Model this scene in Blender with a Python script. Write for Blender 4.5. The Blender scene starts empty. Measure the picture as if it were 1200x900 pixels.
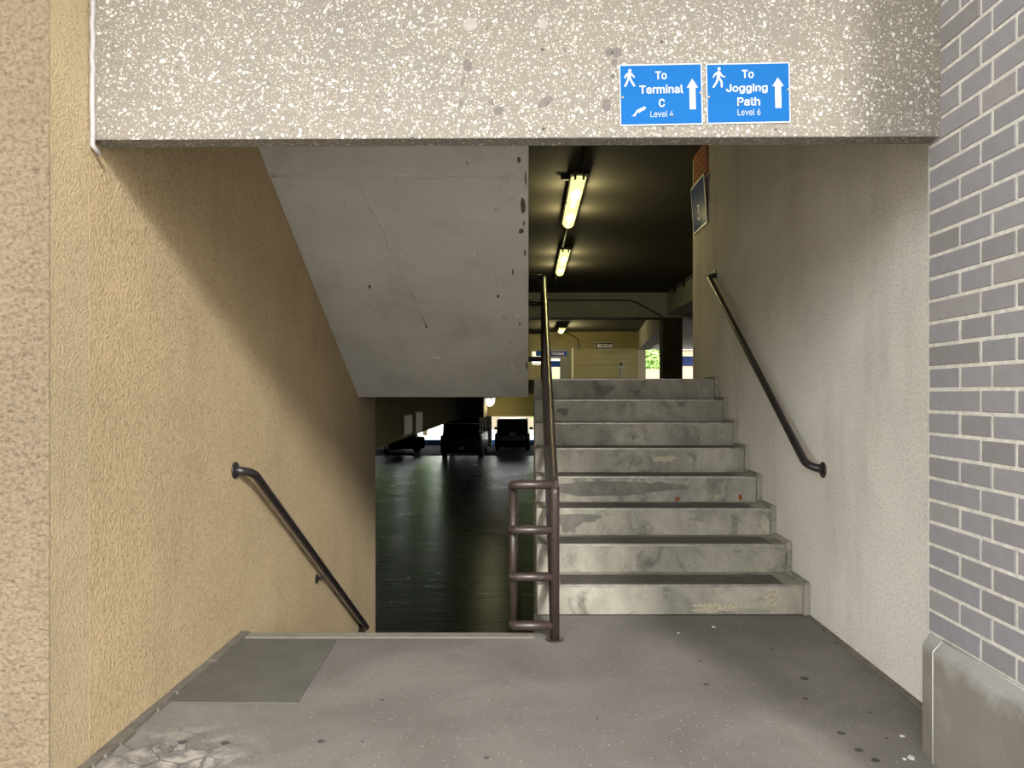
import bpy, bmesh, math, random
from mathutils import Vector, Matrix, noise as mn
random.seed(7)
C = bpy.context.scene
COL = C.collection

# ------------------------------------------------------------------ camera
CAM_Z = 1.345
cd = bpy.data.cameras.new('camera'); cam = bpy.data.objects.new('camera', cd); COL.objects.link(cam)
cam.location = (0, 0, CAM_Z); cam.rotation_euler = (math.radians(90), 0, 0)
cd.sensor_fit = 'HORIZONTAL'; cd.sensor_width = 36.0; cd.lens = 900.0/1200.0*36.0
cd.shift_x = -19.0/1200.0; cd.shift_y = 11.0/1200.0
cd.clip_start = 0.05; cd.clip_end = 400
C.camera = cam

# ------------------------------------------------------------------ sky, exposure
w = bpy.data.worlds.new('overcast_sky'); C.world = w; w.use_nodes = True
bg = w.node_tree.nodes['Background']
bg.inputs['Color'].default_value = (0.96, 0.98, 1.0, 1); bg.inputs['Strength'].default_value = 0.78
C.view_settings.view_transform = 'Standard'; C.view_settings.look = 'None'
C.view_settings.gamma = 1.0; C.view_settings.use_curve_mapping = False
C.view_settings.exposure = 3.1
# soft sun behind thin cloud, low behind the camera
sd = bpy.data.lights.new('hazy_sun', 'SUN'); sd.energy = 0.50; sd.angle = math.radians(8.5); sd.color = (1.0, 0.98, 0.95)
sun = bpy.data.objects.new('hazy_sun', sd); COL.objects.link(sun)
sun.rotation_euler = Vector((-0.31, 0.95, -0.43)).to_track_quat('-Z', 'Y').to_euler()
sun.location = (2, -20, 12)

# ------------------------------------------------------------------ materials
def new_mat(name):
    m = bpy.data.materials.new(name); m.use_nodes = True
    nt = m.node_tree; b = nt.nodes['Principled BSDF']
    return m, nt, b
def N(nt, t, **kw):
    n = nt.nodes.new(t)
    for k, v in kw.items():
        if k in n.inputs: n.inputs[k].default_value = v
        else: setattr(n, k, v)
    return n
def ramp(nt, src, stops):
    r = nt.nodes.new('ShaderNodeValToRGB'); e = r.color_ramp.elements
    while len(e) > 1: e.remove(e[-1])
    e[0].position, e[0].color = stops[0][0], (*stops[0][1], 1)
    for p, c in stops[1:]:
        x = e.new(p); x.color = (*c, 1)
    nt.links.new(src, r.inputs['Fac']); return r.outputs['Color']
def mix(nt, fac, a, b, mode='MIX'):
    m = nt.nodes.new('ShaderNodeMix'); m.data_type = 'RGBA'; m.blend_type = mode
    for i, v in ((0, fac), (6, a), (7, b)):
        if hasattr(v, 'links'): nt.links.new(v, m.inputs[i])
        elif i == 0: m.inputs[0].default_value = v
        else: m.inputs[i].default_value = (*v, 1)
    return m.outputs[2]
def coords(nt, kind='Object', scale=None):
    tc = nt.nodes.new('ShaderNodeTexCoord'); o = tc.outputs[kind]
    if scale:
        mp = nt.nodes.new('ShaderNodeMapping'); mp.inputs['Scale'].default_value = scale
        nt.links.new(o, mp.inputs['Vector']); o = mp.outputs[0]
    return o
def noise(nt, vec, scale, detail=3, rough=0.55, dist=0.0):
    n = N(nt, 'ShaderNodeTexNoise', Scale=scale, Detail=detail, Roughness=rough, Distortion=dist)
    nt.links.new(vec, n.inputs['Vector']); return n.outputs['Fac']
def bump(nt, b, h, strength, dist, prev=None):
    n = N(nt, 'ShaderNodeBump', Strength=strength, Distance=dist)
    nt.links.new(h, n.inputs['Height'])
    if prev is not None: nt.links.new(prev, n.inputs['Normal'])
    nt.links.new(n.outputs[0], b.inputs['Normal']); return n.outputs[0]
def g(hexs):   # sRGB hex to linear
    r = [int(hexs[i:i+2], 16)/255 for i in (0, 2, 4)]
    return tuple(x/12.92 if x <= .04045 else ((x+.055)/1.055)**2.4 for x in r)

def plain(name, col, rough=0.6, metal=0.0, var=0.0, vs=8, bmp=0.0, bs=60):
    m, nt, b = new_mat(name)
    b.inputs['Roughness'].default_value = rough; b.inputs['Metallic'].default_value = metal
    v = coords(nt)
    k = noise(nt, v, vs, 4)
    d = tuple(max(0, c*(1-var)) for c in col); u = tuple(min(1, c*(1+var)) for c in col)
    nt.links.new(ramp(nt, k, [(.3, d), (.7, u)]), b.inputs['Base Color'])
    if bmp: bump(nt, b, noise(nt, v, bs, 3), bmp, .004)
    return m
def emit(name, col, s):
    m, nt, b = new_mat(name)
    b.inputs['Base Color'].default_value = (*col, 1); b.inputs['Roughness'].default_value = .4
    b.inputs['Emission Color'].default_value = (*col, 1); b.inputs['Emission Strength'].default_value = s
    return m
def stucco(name, col, scale, strength, dist, dirt=None, stretch=(1, 1, 1), pit_shade=.25):
    m, nt, b = new_mat(name); b.inputs['Roughness'].default_value = .9
    v = coords(nt)
    big = noise(nt, v, 1.3, 4, .6)
    c1 = ramp(nt, big, [(.3, tuple(x*.9 for x in col)), (.7, tuple(min(1, x*1.06) for x in col))])
    vs = coords(nt, 'Object', stretch)
    fine = noise(nt, vs, scale, 4, .6, .1)
    c2 = mix(nt, pit_shade, c1, ramp(nt, fine, [(.3, (.25, .22, .18)), (.55, (1, 1, 1))]), 'MULTIPLY')  # grain hollows darkened in the colour to stand in for relief shade
    if dirt:
        vd = coords(nt, 'Object', (1, 1, .25))
        dn = noise(nt, vd, 2.5, 5, .65)
        c2 = mix(nt, ramp(nt, dn, [(.52, (0, 0, 0)), (.75, (dirt[1],)*3)]), c2, dirt[0])
    nt.links.new(c2, b.inputs['Base Color'])
    bump(nt, b, fine, strength, dist)
    return m
def aggregate(name):
    m, nt, b = new_mat(name); b.inputs['Roughness'].default_value = .85
    v = coords(nt)
    base = ramp(nt, noise(nt, v, 1.6, 4, .6), [(.3, g('746f67')), (.7, g('817a6f'))])
    fine = noise(nt, v, 210, 2, .6)
    c = mix(nt, .5, base, ramp(nt, fine, [(.35, (.5, .46, .42)), (.62, (1.0, 1.0, 1.0))]), 'MULTIPLY')
    prev = None
    for sc, th, sz, colr in ((64, .91, .42, g('c0bdb6')), (110, .87, .48, g('b9b4aa')), (180, .80, .5, g('aca598')), (90, .972, .32, g('57504c')), (130, .93, .45, g('82786a')), (200, .85, .5, g('6f6a62'))):
        vo = N(nt, 'ShaderNodeTexVoronoi', Scale=sc, Randomness=1.0)
        nn = N(nt, 'ShaderNodeTexNoise', Scale=sc*1.3, Detail=1.0); nt.links.new(v, nn.inputs['Vector'])
        wv = mix(nt, .012, v, nn.outputs['Color'], 'ADD'); nt.links.new(wv, vo.inputs['Vector'])
        sep = nt.nodes.new('ShaderNodeSeparateColor'); nt.links.new(vo.outputs['Color'], sep.inputs[0])
        a = N(nt, 'ShaderNodeMath', operation='GREATER_THAN'); a.inputs[1].default_value = th; nt.links.new(sep.outputs[0], a.inputs[0])
        d = N(nt, 'ShaderNodeMath', operation='LESS_THAN'); d.inputs[1].default_value = sz; nt.links.new(vo.outputs['Distance'], d.inputs[0])
        f = N(nt, 'ShaderNodeMath', operation='MULTIPLY'); nt.links.new(a.outputs[0], f.inputs[0]); nt.links.new(d.outputs[0], f.inputs[1])
        c = mix(nt, f.outputs[0], c, colr)
    nt.links.new(c, b.inputs['Base Color'])
    bump(nt, b, noise(nt, v, 130, 3, .6), .45, .006)
    return m
def floor_mat(name):
    m, nt, b = new_mat(name); b.inputs['Roughness'].default_value = .8
    v = coords(nt)
    c = ramp(nt, noise(nt, v, 1.1, 6, .62, .4), [(.30, g('65615c')), (.5, g('75716c')), (.72, g('8a857f'))])
    st = noise(nt, v, 3.2, 5, .7, .8)
    c = mix(nt, ramp(nt, st, [(.56, (0, 0, 0)), (.8, (.42,)*3)]), c, g('5d574f'))
    fine = noise(nt, v, 240, 2, .6)
    c = mix(nt, .55, c, ramp(nt, fine, [(.36, (.52, .5, .48)), (.6, (1.05, 1.04, 1.03))]), 'MULTIPLY')
    vo = N(nt, 'ShaderNodeTexVoronoi', Scale=110); nt.links.new(v, vo.inputs['Vector'])
    sep = nt.nodes.new('ShaderNodeSeparateColor'); nt.links.new(vo.outputs['Color'], sep.inputs[0])
    a = N(nt, 'ShaderNodeMath', operation='GREATER_THAN'); a.inputs[1].default_value = .965; nt.links.new(sep.outputs[0], a.inputs[0])
    d = N(nt, 'ShaderNodeMath', operation='LESS_THAN'); d.inputs[1].default_value = .34; nt.links.new(vo.outputs['Distance'], d.inputs[0])
    f = N(nt, 'ShaderNodeMath', operation='MULTIPLY'); nt.links.new(a.outputs[0], f.inputs[0]); nt.links.new(d.outputs[0], f.inputs[1])
    c = mix(nt, f.outputs[0], c, g('aaa59c'))
    # worn, cracked corner by the left wall
    geo = nt.nodes.new('ShaderNodeVectorMath'); geo.operation = 'DISTANCE'; nt.links.new(v, geo.inputs[0]); geo.inputs[1].default_value = (-1.35, 2.75, 0)
    msk = ramp(nt, geo.outputs['Value'], [(.12, (1, 1, 1)), (.42, (0, 0, 0))])
    wn = noise(nt, v, 9, 4, .65)
    c = mix(nt, mix(nt, 1, msk, ramp(nt, wn, [(.45, (0, 0, 0)), (.6, (.6, .6, .6))]), 'MULTIPLY'), c, g('c3bbae'))
    ve = N(nt, 'ShaderNodeTexVoronoi', Scale=9, feature='DISTANCE_TO_EDGE'); nt.links.new(mix(nt, .06, v, noise(nt, v, 14), 'ADD'), ve.inputs['Vector'])
    ck = ramp(nt, ve.outputs['Distance'], [(.012, (1, 1, 1)), (.035, (0, 0, 0))])
    c = mix(nt, mix(nt, 1, msk, ck, 'MULTIPLY'), c, g('54504a'))
    nt.links.new(c, b.inputs['Base Color'])
    bump(nt, b, fine, .35, .003)
    return m
def step_mat(name):
    m, nt, b = new_mat(name); b.inputs['Roughness'].default_value = .75
    v = coords(nt)
    oi = nt.nodes.new('ShaderNodeObjectInfo')
    va = nt.nodes.new('ShaderNodeVectorMath'); va.operation = 'ADD'; nt.links.new(v, va.inputs[0])
    cb = nt.nodes.new('ShaderNodeCombineXYZ'); 
    mm = N(nt, 'ShaderNodeMath', operation='MULTIPLY'); mm.inputs[1].default_value = 37.0; nt.links.new(oi.outputs['Random'], mm.inputs[0])
    nt.links.new(mm.outputs[0], cb.inputs[1]); nt.links.new(cb.outputs[0], va.inputs[1]); v2 = va.outputs[0]
    c = ramp(nt, noise(nt, v2, 2.4, 6, .65, .5), [(.28, g('77746a')), (.5, g('969183')), (.72, g('b0aa9a'))])
    c = mix(nt, ramp(nt, noise(nt, v2, 4.5, 6, .7, .6), [(.52, (0, 0, 0)), (.70, (.85,)*3)]), c, g('4c4842'))
    c = mix(nt, ramp(nt, noise(nt, v2, 5.5, 6, .75, .3), [(.60, (0, 0, 0)), (.70, (.55,)*3)]), c, g('c4ba9f'))
    vv = nt.nodes.new('ShaderNodeMapping'); vv.inputs['Scale'].default_value = (14, 14, 2); nt.links.new(v2, vv.inputs['Vector'])
    c = mix(nt, .35, c, ramp(nt, noise(nt, vv.outputs[0], 1, 3), [(.3, (.6, .58, .55)), (.6, (1, 1, 1))]), 'MULTIPLY')
    fine = noise(nt, v2, 150, 3, .6)
    c = mix(nt, .35, c, ramp(nt, fine, [(.36, (.5, .48, .46)), (.6, (1, 1, 1))]), 'MULTIPLY')
    nt.links.new(c, b.inputs['Base Color'])
    bump(nt, b, noise(nt, v2, 45, 5, .65), .35, .006)
    return m
def brick_mat(name):
    m, nt, b = new_mat(name); b.inputs['Roughness'].default_value = .8
    v = coords(nt); oi = nt.nodes.new('ShaderNodeObjectInfo')
    c = ramp(nt, oi.outputs['Random'], [(0, g('807c7b')), (.35, g('8b8889')), (.7, g('858386')), (1, g('918c8a'))])
    c = mix(nt, .4, c, ramp(nt, noise(nt, v, 22, 5, .65), [(.3, (.75, .73, .72)), (.7, (1.0, 1.0, 1.0))]), 'MULTIPLY')
    c = mix(nt, .3, c, ramp(nt, noise(nt, v, 240, 2), [(.34, (.6, .58, .58)), (.55, (1, 1, 1))]), 'MULTIPLY')
    nt.links.new(c, b.inputs['Base Color']); bump(nt, b, noise(nt, v, 120, 3), .25, .002)
    return m
def curb_mat(name):
    m, nt, b = new_mat(name); b.inputs['Roughness'].default_value = .7
    v = coords(nt)
    c = ramp(nt, noise(nt, v, 3.0, 5, .6), [(.3, g('726c62')), (.55, g('807a6f')), (.75, g('969188'))])
    sp = nt.nodes.new('ShaderNodeSeparateXYZ'); nt.links.new(v, sp.inputs[0])
    nz = noise(nt, v, 6, 4, .7)
    ad = N(nt, 'ShaderNodeMath', operation='MULTIPLY_ADD'); ad.inputs[1].default_value = .16; nt.links.new(nz, ad.inputs[0]); nt.links.new(sp.outputs['Z'], ad.inputs[2])
    c = mix(nt, ramp(nt, ad.outputs[0], [(.43, (0, 0, 0)), (.50, (.75,)*3)]), c, g('a3a29f'))   # paler towards the top edge
    an = N(nt, 'ShaderNodeMath', operation='MULTIPLY_ADD'); an.inputs[1].default_value = .22; nt.links.new(nz, an.inputs[0]); nt.links.new(sp.outputs['Y'], an.inputs[2])
    c = mix(nt, ramp(nt, an.outputs[0], [(2.84-2, (0,)*3), (2.92-2, (.8,)*3)]) if False else 0.0, c, g('c0bdb6'))
    c = mix(nt, .3, c, ramp(nt, noise(nt, v, 130, 3), [(.3, (.65, .63, .6)), (.6, (1, 1, 1))]), 'MULTIPLY')
    nt.links.new(c, b.inputs['Base Color']); bump(nt, b, noise(nt, v, 60, 3), .2, .003)
    return m
def pipe_mat(name, col, chip):
    m, nt, b = new_mat(name); b.inputs['Roughness'].default_value = .38
    v = coords(nt)
    c = mix(nt, ramp(nt, noise(nt, v, 38, 4, .7), [(.64, (0, 0, 0)), (.69, (.9,)*3)]), col, chip)
    c = mix(nt, .4, c, ramp(nt, noise(nt, v, 6, 4), [(.3, (.65, .6, .58)), (.7, (1, 1, 1))]), 'MULTIPLY')
    nt.links.new(c, b.inputs['Base Color']); bump(nt, b, noise(nt, v, 70, 3), .12, .002)
    return m
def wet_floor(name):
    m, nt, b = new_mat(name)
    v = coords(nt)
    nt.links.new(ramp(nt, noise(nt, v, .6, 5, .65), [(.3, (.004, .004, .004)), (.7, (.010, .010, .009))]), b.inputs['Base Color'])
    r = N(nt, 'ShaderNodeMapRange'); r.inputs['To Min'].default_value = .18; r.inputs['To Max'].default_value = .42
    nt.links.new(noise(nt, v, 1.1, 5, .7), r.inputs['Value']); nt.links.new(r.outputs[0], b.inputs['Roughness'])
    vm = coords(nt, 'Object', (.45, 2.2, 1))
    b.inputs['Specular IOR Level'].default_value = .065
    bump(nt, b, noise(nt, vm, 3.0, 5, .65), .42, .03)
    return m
def siding(name):
    m, nt, b = new_mat(name); b.inputs['Roughness'].default_value = .85
    v = coords(nt)
    c = ramp(nt, noise(nt, v, .7, 4), [(.3, g('8f8660')), (.7, g('a89c72'))])
    nt.links.new(c, b.inputs['Base Color'])
    return m
def glass(name, tint=(.9, .95, .95)):
    m, nt, b = new_mat(name)
    b.inputs['Base Color'].default_value = (*tint, 1); b.inputs['Roughness'].default_value = .02
    b.inputs['Transmission Weight'].default_value = 1.0; b.inputs['IOR'].default_value = 1.02
    return m
def leaf_mat(name):
    m, nt, b = new_mat(name); b.inputs['Roughness'].default_value = .6
    v = coords(nt)
    nt.links.new(ramp(nt, noise(nt, v, 4, 3), [(.3, (.12, .24, .04)), (.7, (.34, .52, .14))]), b.inputs['Base Color'])
    return m

M = dict(
    agg=aggregate('exposed_aggregate'),
    left=stucco('tan_stucco', g('c6af88'), 80, .9, .012, (g('9b8868'), .35), (1, 1, 1), .45),
    right=stucco('cream_stucco', g('e8e2d7'), 80, .9, .012, (g('a39683'), .35), (1, 1, 1), .4),
    coarse=stucco('coarse_stucco', g('7c6c57'), 62, 1.0, .018, (g('8f7f68'), .4), (1, 1, 1), .6),
    reveal=stucco('reveal_stucco', g('c4b08c'), 110, .9, .010, (g('9c8a74'), .6), (1, 1, 1), .4),
    floor=floor_mat('worn_concrete_floor'),
    patch=plain('dark_repair_mortar', g('5a574f'), .85, var=.14, vs=7, bmp=.2, bs=70),
    lip=plain('landing_lip_concrete', g('7c776c'), .8, var=.15, vs=9, bmp=.2),
    skirt=plain('grey_sealant_strip', g('6b655b'), .8, var=.25, vs=14, bmp=.3, bs=50),
    step=step_mat('stair_concrete'),
    tread=plain('dark_tread_plate', g('4a4541'), .55, .0, .3, 12, .2, 90),
    nosing=plain('worn_steel_nosing', g('97938a'), .45, .6, .25, 20),
    stain=plain('dark_riser_stain', g('67635a'), .85, var=.25, vs=14, bmp=.3, bs=60),
    spall=plain('exposed_gravel_patch', g('a09682'), .9, var=.45, vs=90, bmp=.6, bs=90),
    rust=plain('rust_spot', g('7a3c1c'), .9, var=.2),
    soffit=stucco('white_painted_soffit', g('cbc9c4'), 18, .35, .012, (g('8f8c84'), .35), (1, 1, 1), .04),
    chip=plain('bare_chipped_concrete', g('5d574e'), .9, var=.25, vs=60, bmp=.4),
    brick=brick_mat('grey_brick'),
    mortar=plain('pale_mortar', g('c2bdb2'), .9, var=.2, vs=40, bmp=.5, bs=140),
    terra=plain('terracotta_brick', g('a8623f'), .85, var=.25, vs=30),
    curb=curb_mat('pale_top_curb_concrete'),
    pipe=pipe_mat('brown_pipe_paint', g('372c28'), g('81776f')),
    black=pipe_mat('black_handrail_paint', g('262222'), g('8d857d')),
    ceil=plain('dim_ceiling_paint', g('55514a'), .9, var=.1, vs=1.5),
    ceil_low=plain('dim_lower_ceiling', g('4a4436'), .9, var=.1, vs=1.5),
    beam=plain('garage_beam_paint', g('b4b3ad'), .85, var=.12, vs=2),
    col=plain('dark_garage_column', g('4b443e'), .85, var=.25, vs=4),
    olive=plain('olive_garage_wall', g('8a7f4f'), .85, var=.1, vs=2),
    gwall=plain('garage_wall', g('6a6558'), .9, var=.1, vs=2),
    upfloor=plain('upper_floor', g('7d776c'), .85, var=.15, vs=3),
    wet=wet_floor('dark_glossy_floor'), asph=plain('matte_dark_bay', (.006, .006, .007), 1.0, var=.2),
    siding=siding('pale_board_siding'), white=plain('white_paint', g('e9e9e6'), .5), signwhite=plain('sign_white', (.37, .40, .43), .7, var=.02),
    blue=plain('sign_blue', (.0045, .088, .275), .75, var=.02), dblue=plain('navy_sign', g('1d4aa8'), .15, var=.03), bluecurb=plain('blue_curb', g('3f7fc4'), .5, var=.1),
    blk=plain('sign_black', g('151515'), .5), lens=emit('lit_lamp_lens', (1.0, .94, .34), .17), house=plain('lamp_housing', g('3b382f'), .5),
    steel=plain('dull_steel', g('8b8b88'), .4, .7, .1), grey=plain('grey_plaque', g('a2a29c'), .5, var=.1), dgrey=plain('grey_frame', g('73766f'), .5, var=.05),
    seal=plain('white_sealant', g('a8a3a2'), .6, var=.08, vs=25, bmp=.3, bs=40),
    gum=plain('old_gum', g('4a4541'), .8, var=.2), pale=plain('pale_speck', g('d8d6d0'), .8),
    smear=plain('grey_mortar_smear', g('625c57'), .85, var=.2, vs=50, bmp=.4, bs=120), lsmear=plain('pale_mortar_smear', g('8f8a83'), .85, var=.12, vs=60),
    carp=plain('black_car_paint', (.012, .012, .014), .25), carg=plain('dark_car_glass', (.006, .008, .008), .05), tyre=plain('tyre_rubber', (.01, .01, .01), .9),
    red=plain('tail_lamp', (.12, .008, .006), .3), chrome=plain('chrome_trim', (.5, .5, .5), .25, .9), plate=plain('number_plate', g('c9cac6'), .5),
    pane=glass('window_pane'), ground=plain('outside_concrete', g('c6c0b4'), .9, var=.1, vs=.6), tan=plain('outside_tan_wall', g('c9b998'), .9, var=.05, vs=.8),
    leaf=leaf_mat('tree_leaves'), bark=plain('tree_bark', g('5e4f3f'), .9, var=.2, vs=9), deck=plain('deck_concrete', g('a8a49a'), .9, var=.1, vs=1.5),
    bright=emit('bright_lamp_lens', (1.0, .97, .75), .5),
    tanout=plain('outside_wall_render', (.23, .19, .125), .9, var=.05, vs=.8),
    edge=plain('bleached_edge', g('bdbbb6'), .8, var=.1, vs=30),
    wire=plain('dark_conduit', g('1f1d19'), .6),
)

for k_ in ('blue', 'signwhite', 'dblue'): M[k_].node_tree.nodes['Principled BSDF'].inputs['Specular IOR Level'].default_value = .12 if k_ != 'dblue' else .45
M['asph'].node_tree.nodes['Principled BSDF'].inputs['Specular IOR Level'].default_value = .05
# ------------------------------------------------------------------ mesh helpers
def bm_new(): return bmesh.new()
def box(bm, x0, x1, y0, y1, z0, z1, mi=0):
    vs = [bm.verts.new(p) for p in ((x0,y0,z0),(x1,y0,z0),(x1,y1,z0),(x0,y1,z0),(x0,y0,z1),(x1,y0,z1),(x1,y1,z1),(x0,y1,z1))]
    fs = [bm.faces.new([vs[i] for i in q]) for q in ((0,3,2,1),(4,5,6,7),(0,1,5,4),(1,2,6,5),(2,3,7,6),(3,0,4,7))]
    for f in fs: f.material_index = mi
    return fs
def prism(bm, pts, axis, a0, a1, mi=0):
    """extrude a 2D outline; axis 'x' takes (y,z), 'y' takes (x,z), 'z' takes (x,y)"""
    def P(p, a): return {'x': (a, p[0], p[1]), 'y': (p[0], a, p[1]), 'z': (p[0], p[1], a)}[axis]
    A = [bm.verts.new(P(p, a0)) for p in pts]; B = [bm.verts.new(P(p, a1)) for p in pts]
    fs = [bm.faces.new(A), bm.faces.new(B[::-1])]
    n = len(pts)
    for i in range(n): fs.append(bm.faces.new((A[i], B[i], B[(i+1) % n], A[(i+1) % n])))
    for f in fs: f.material_index = mi
    return fs
def tube(bm, pts, r, seg=12, cap=True, smooth=True):
    pts = [Vector(p) for p in pts]; rings = []
    n = len(pts); t0 = (pts[1]-pts[0]).normalized()
    up = Vector((0, 0, 1)) if abs(t0.z) < .9 else Vector((1, 0, 0))
    u = t0.cross(up).normalized()
    for i, p in enumerate(pts):
        if i == 0: t = (pts[1]-p).normalized()
        elif i == n-1: t = (p-pts[i-1]).normalized()
        else: t = ((pts[i+1]-p).normalized()+(p-pts[i-1]).normalized()).normalized()
        u = (u-t*u.dot(t)).normalized(); v = t.cross(u)
        k = 1.0
        if 0 < i < n-1:
            c = max(.5, t.dot((p-pts[i-1]).normalized())); k = 1.0/c if c < .97 else 1.0
        rings.append([bm.verts.new(p+(u*math.cos(a)+v*math.sin(a))*r) for a in [2*math.pi*j/seg for j in range(seg)]])
    for a, b in zip(rings, rings[1:]):
        for j in range(seg):
            f = bm.faces.new((a[j], a[(j+1) % seg], b[(j+1) % seg], b[j])); f.smooth = smooth
    if cap:
        bm.faces.new(rings[0][::-1]); bm.faces.new(rings[-1])
def bend(p, q, s, d, k=6):
    """rounded corner at q between p and s, cut back by d"""
    p, q, s = Vector(p), Vector(q), Vector(s)
    a = q+(p-q).normalized()*d; b = q+(s-q).normalized()*d
    return [a*(1-t)**2+q*2*t*(1-t)+b*t*t for t in [i/k for i in range(k+1)]]
def disc(bm, c, n, r, h, seg=16):
    c = Vector(c); n = Vector(n).normalized(); tube(bm, [c, c+n*h], r, seg, True, False)
def blob(bm, c, rx, ry, axis, h, seg=11, rot=0.0, jag=.25):
    """irregular thin patch standing h proud of a plane; axis 'y' lies in xz, 'z' in xy"""
    pts = []
    for i in range(seg):
        a = 2*math.pi*i/seg; k = 1+random.uniform(-jag, jag)
        x, y = rx*k*math.cos(a), ry*k*math.sin(a)
        pts.append((x*math.cos(rot)-y*math.sin(rot), x*math.sin(rot)+y*math.cos(rot)))
    if axis == 'y': prism(bm, [(c[0]+x, c[2]+y) for x, y in pts], 'y', c[1]-h, c[1]+.002)
    elif axis == 'z': prism(bm, [(c[0]+x, c[1]+y) for x, y in pts], 'z', c[2]-.002, c[2]+h)
    else: prism(bm, [(c[1]+x, c[2]+y) for x, y in pts], 'x', c[0]-h, c[0]+.002)
def obj(name, bm, m, parent=None, bevel=0, seg=2, mesh=None):
    if mesh is None:
        bmesh.ops.recalc_face_normals(bm, faces=bm.faces[:])
        mesh = bpy.data.meshes.new(name); bm.to_mesh(mesh); bm.free()
        for x in (m if isinstance(m, (list, tuple)) else [m]): mesh.materials.append(x)
    o = bpy.data.objects.new(name, mesh); COL.objects.link(o)
    if parent is not None: o.parent = parent
    if bevel:
        b = o.modifiers.new('bevel', 'BEVEL'); b.width = bevel; b.segments = seg; b.limit_method = 'ANGLE'
    return o
def struct(name, bm, m, parent=None, bevel=0):
    o = obj(name, bm, m, parent, bevel)
    if parent is None: o['kind'] = 'structure'
    return o
def tag(o, label, cat, group=None):
    o['label'] = label; o['category'] = cat
    if group: o['group'] = group
    return o
def thing(name, label, cat, loc=(0, 0, 0), rot=(0, 0, 0), group=None):
    o = bpy.data.objects.new(name, None); COL.objects.link(o); o.location = loc; o.rotation_euler = rot
    o.empty_display_size = .1
    return tag(o, label, cat, group)
def bx(*a):
    bm = bm_new(); box(bm, *a); return bm
def text_bm(s, cx, cy, wd, ht, y, thick=.0008, bold=.0):
    """lettering fitted to a wd x ht box centred on (cx, cy) in the sign's xz plane, front at y"""
    c, q = GLYPHS[s]; bm = bm_new()
    vs = [bm.verts.new((c[i]/2000*wd+cx, y, c[i+1]/2000*ht+cy)) for i in range(0, len(c), 2)]
    fs = []
    for i in range(0, len(q), 3):
        try: fs.append(bm.faces.new([vs[k] for k in q[i:i+3]]))
        except ValueError: pass
    r = bmesh.ops.extrude_face_region(bm, geom=fs)
    for e in r['geom']:
        if isinstance(e, bmesh.types.BMVert): e.co.y += thick
    return bm
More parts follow.
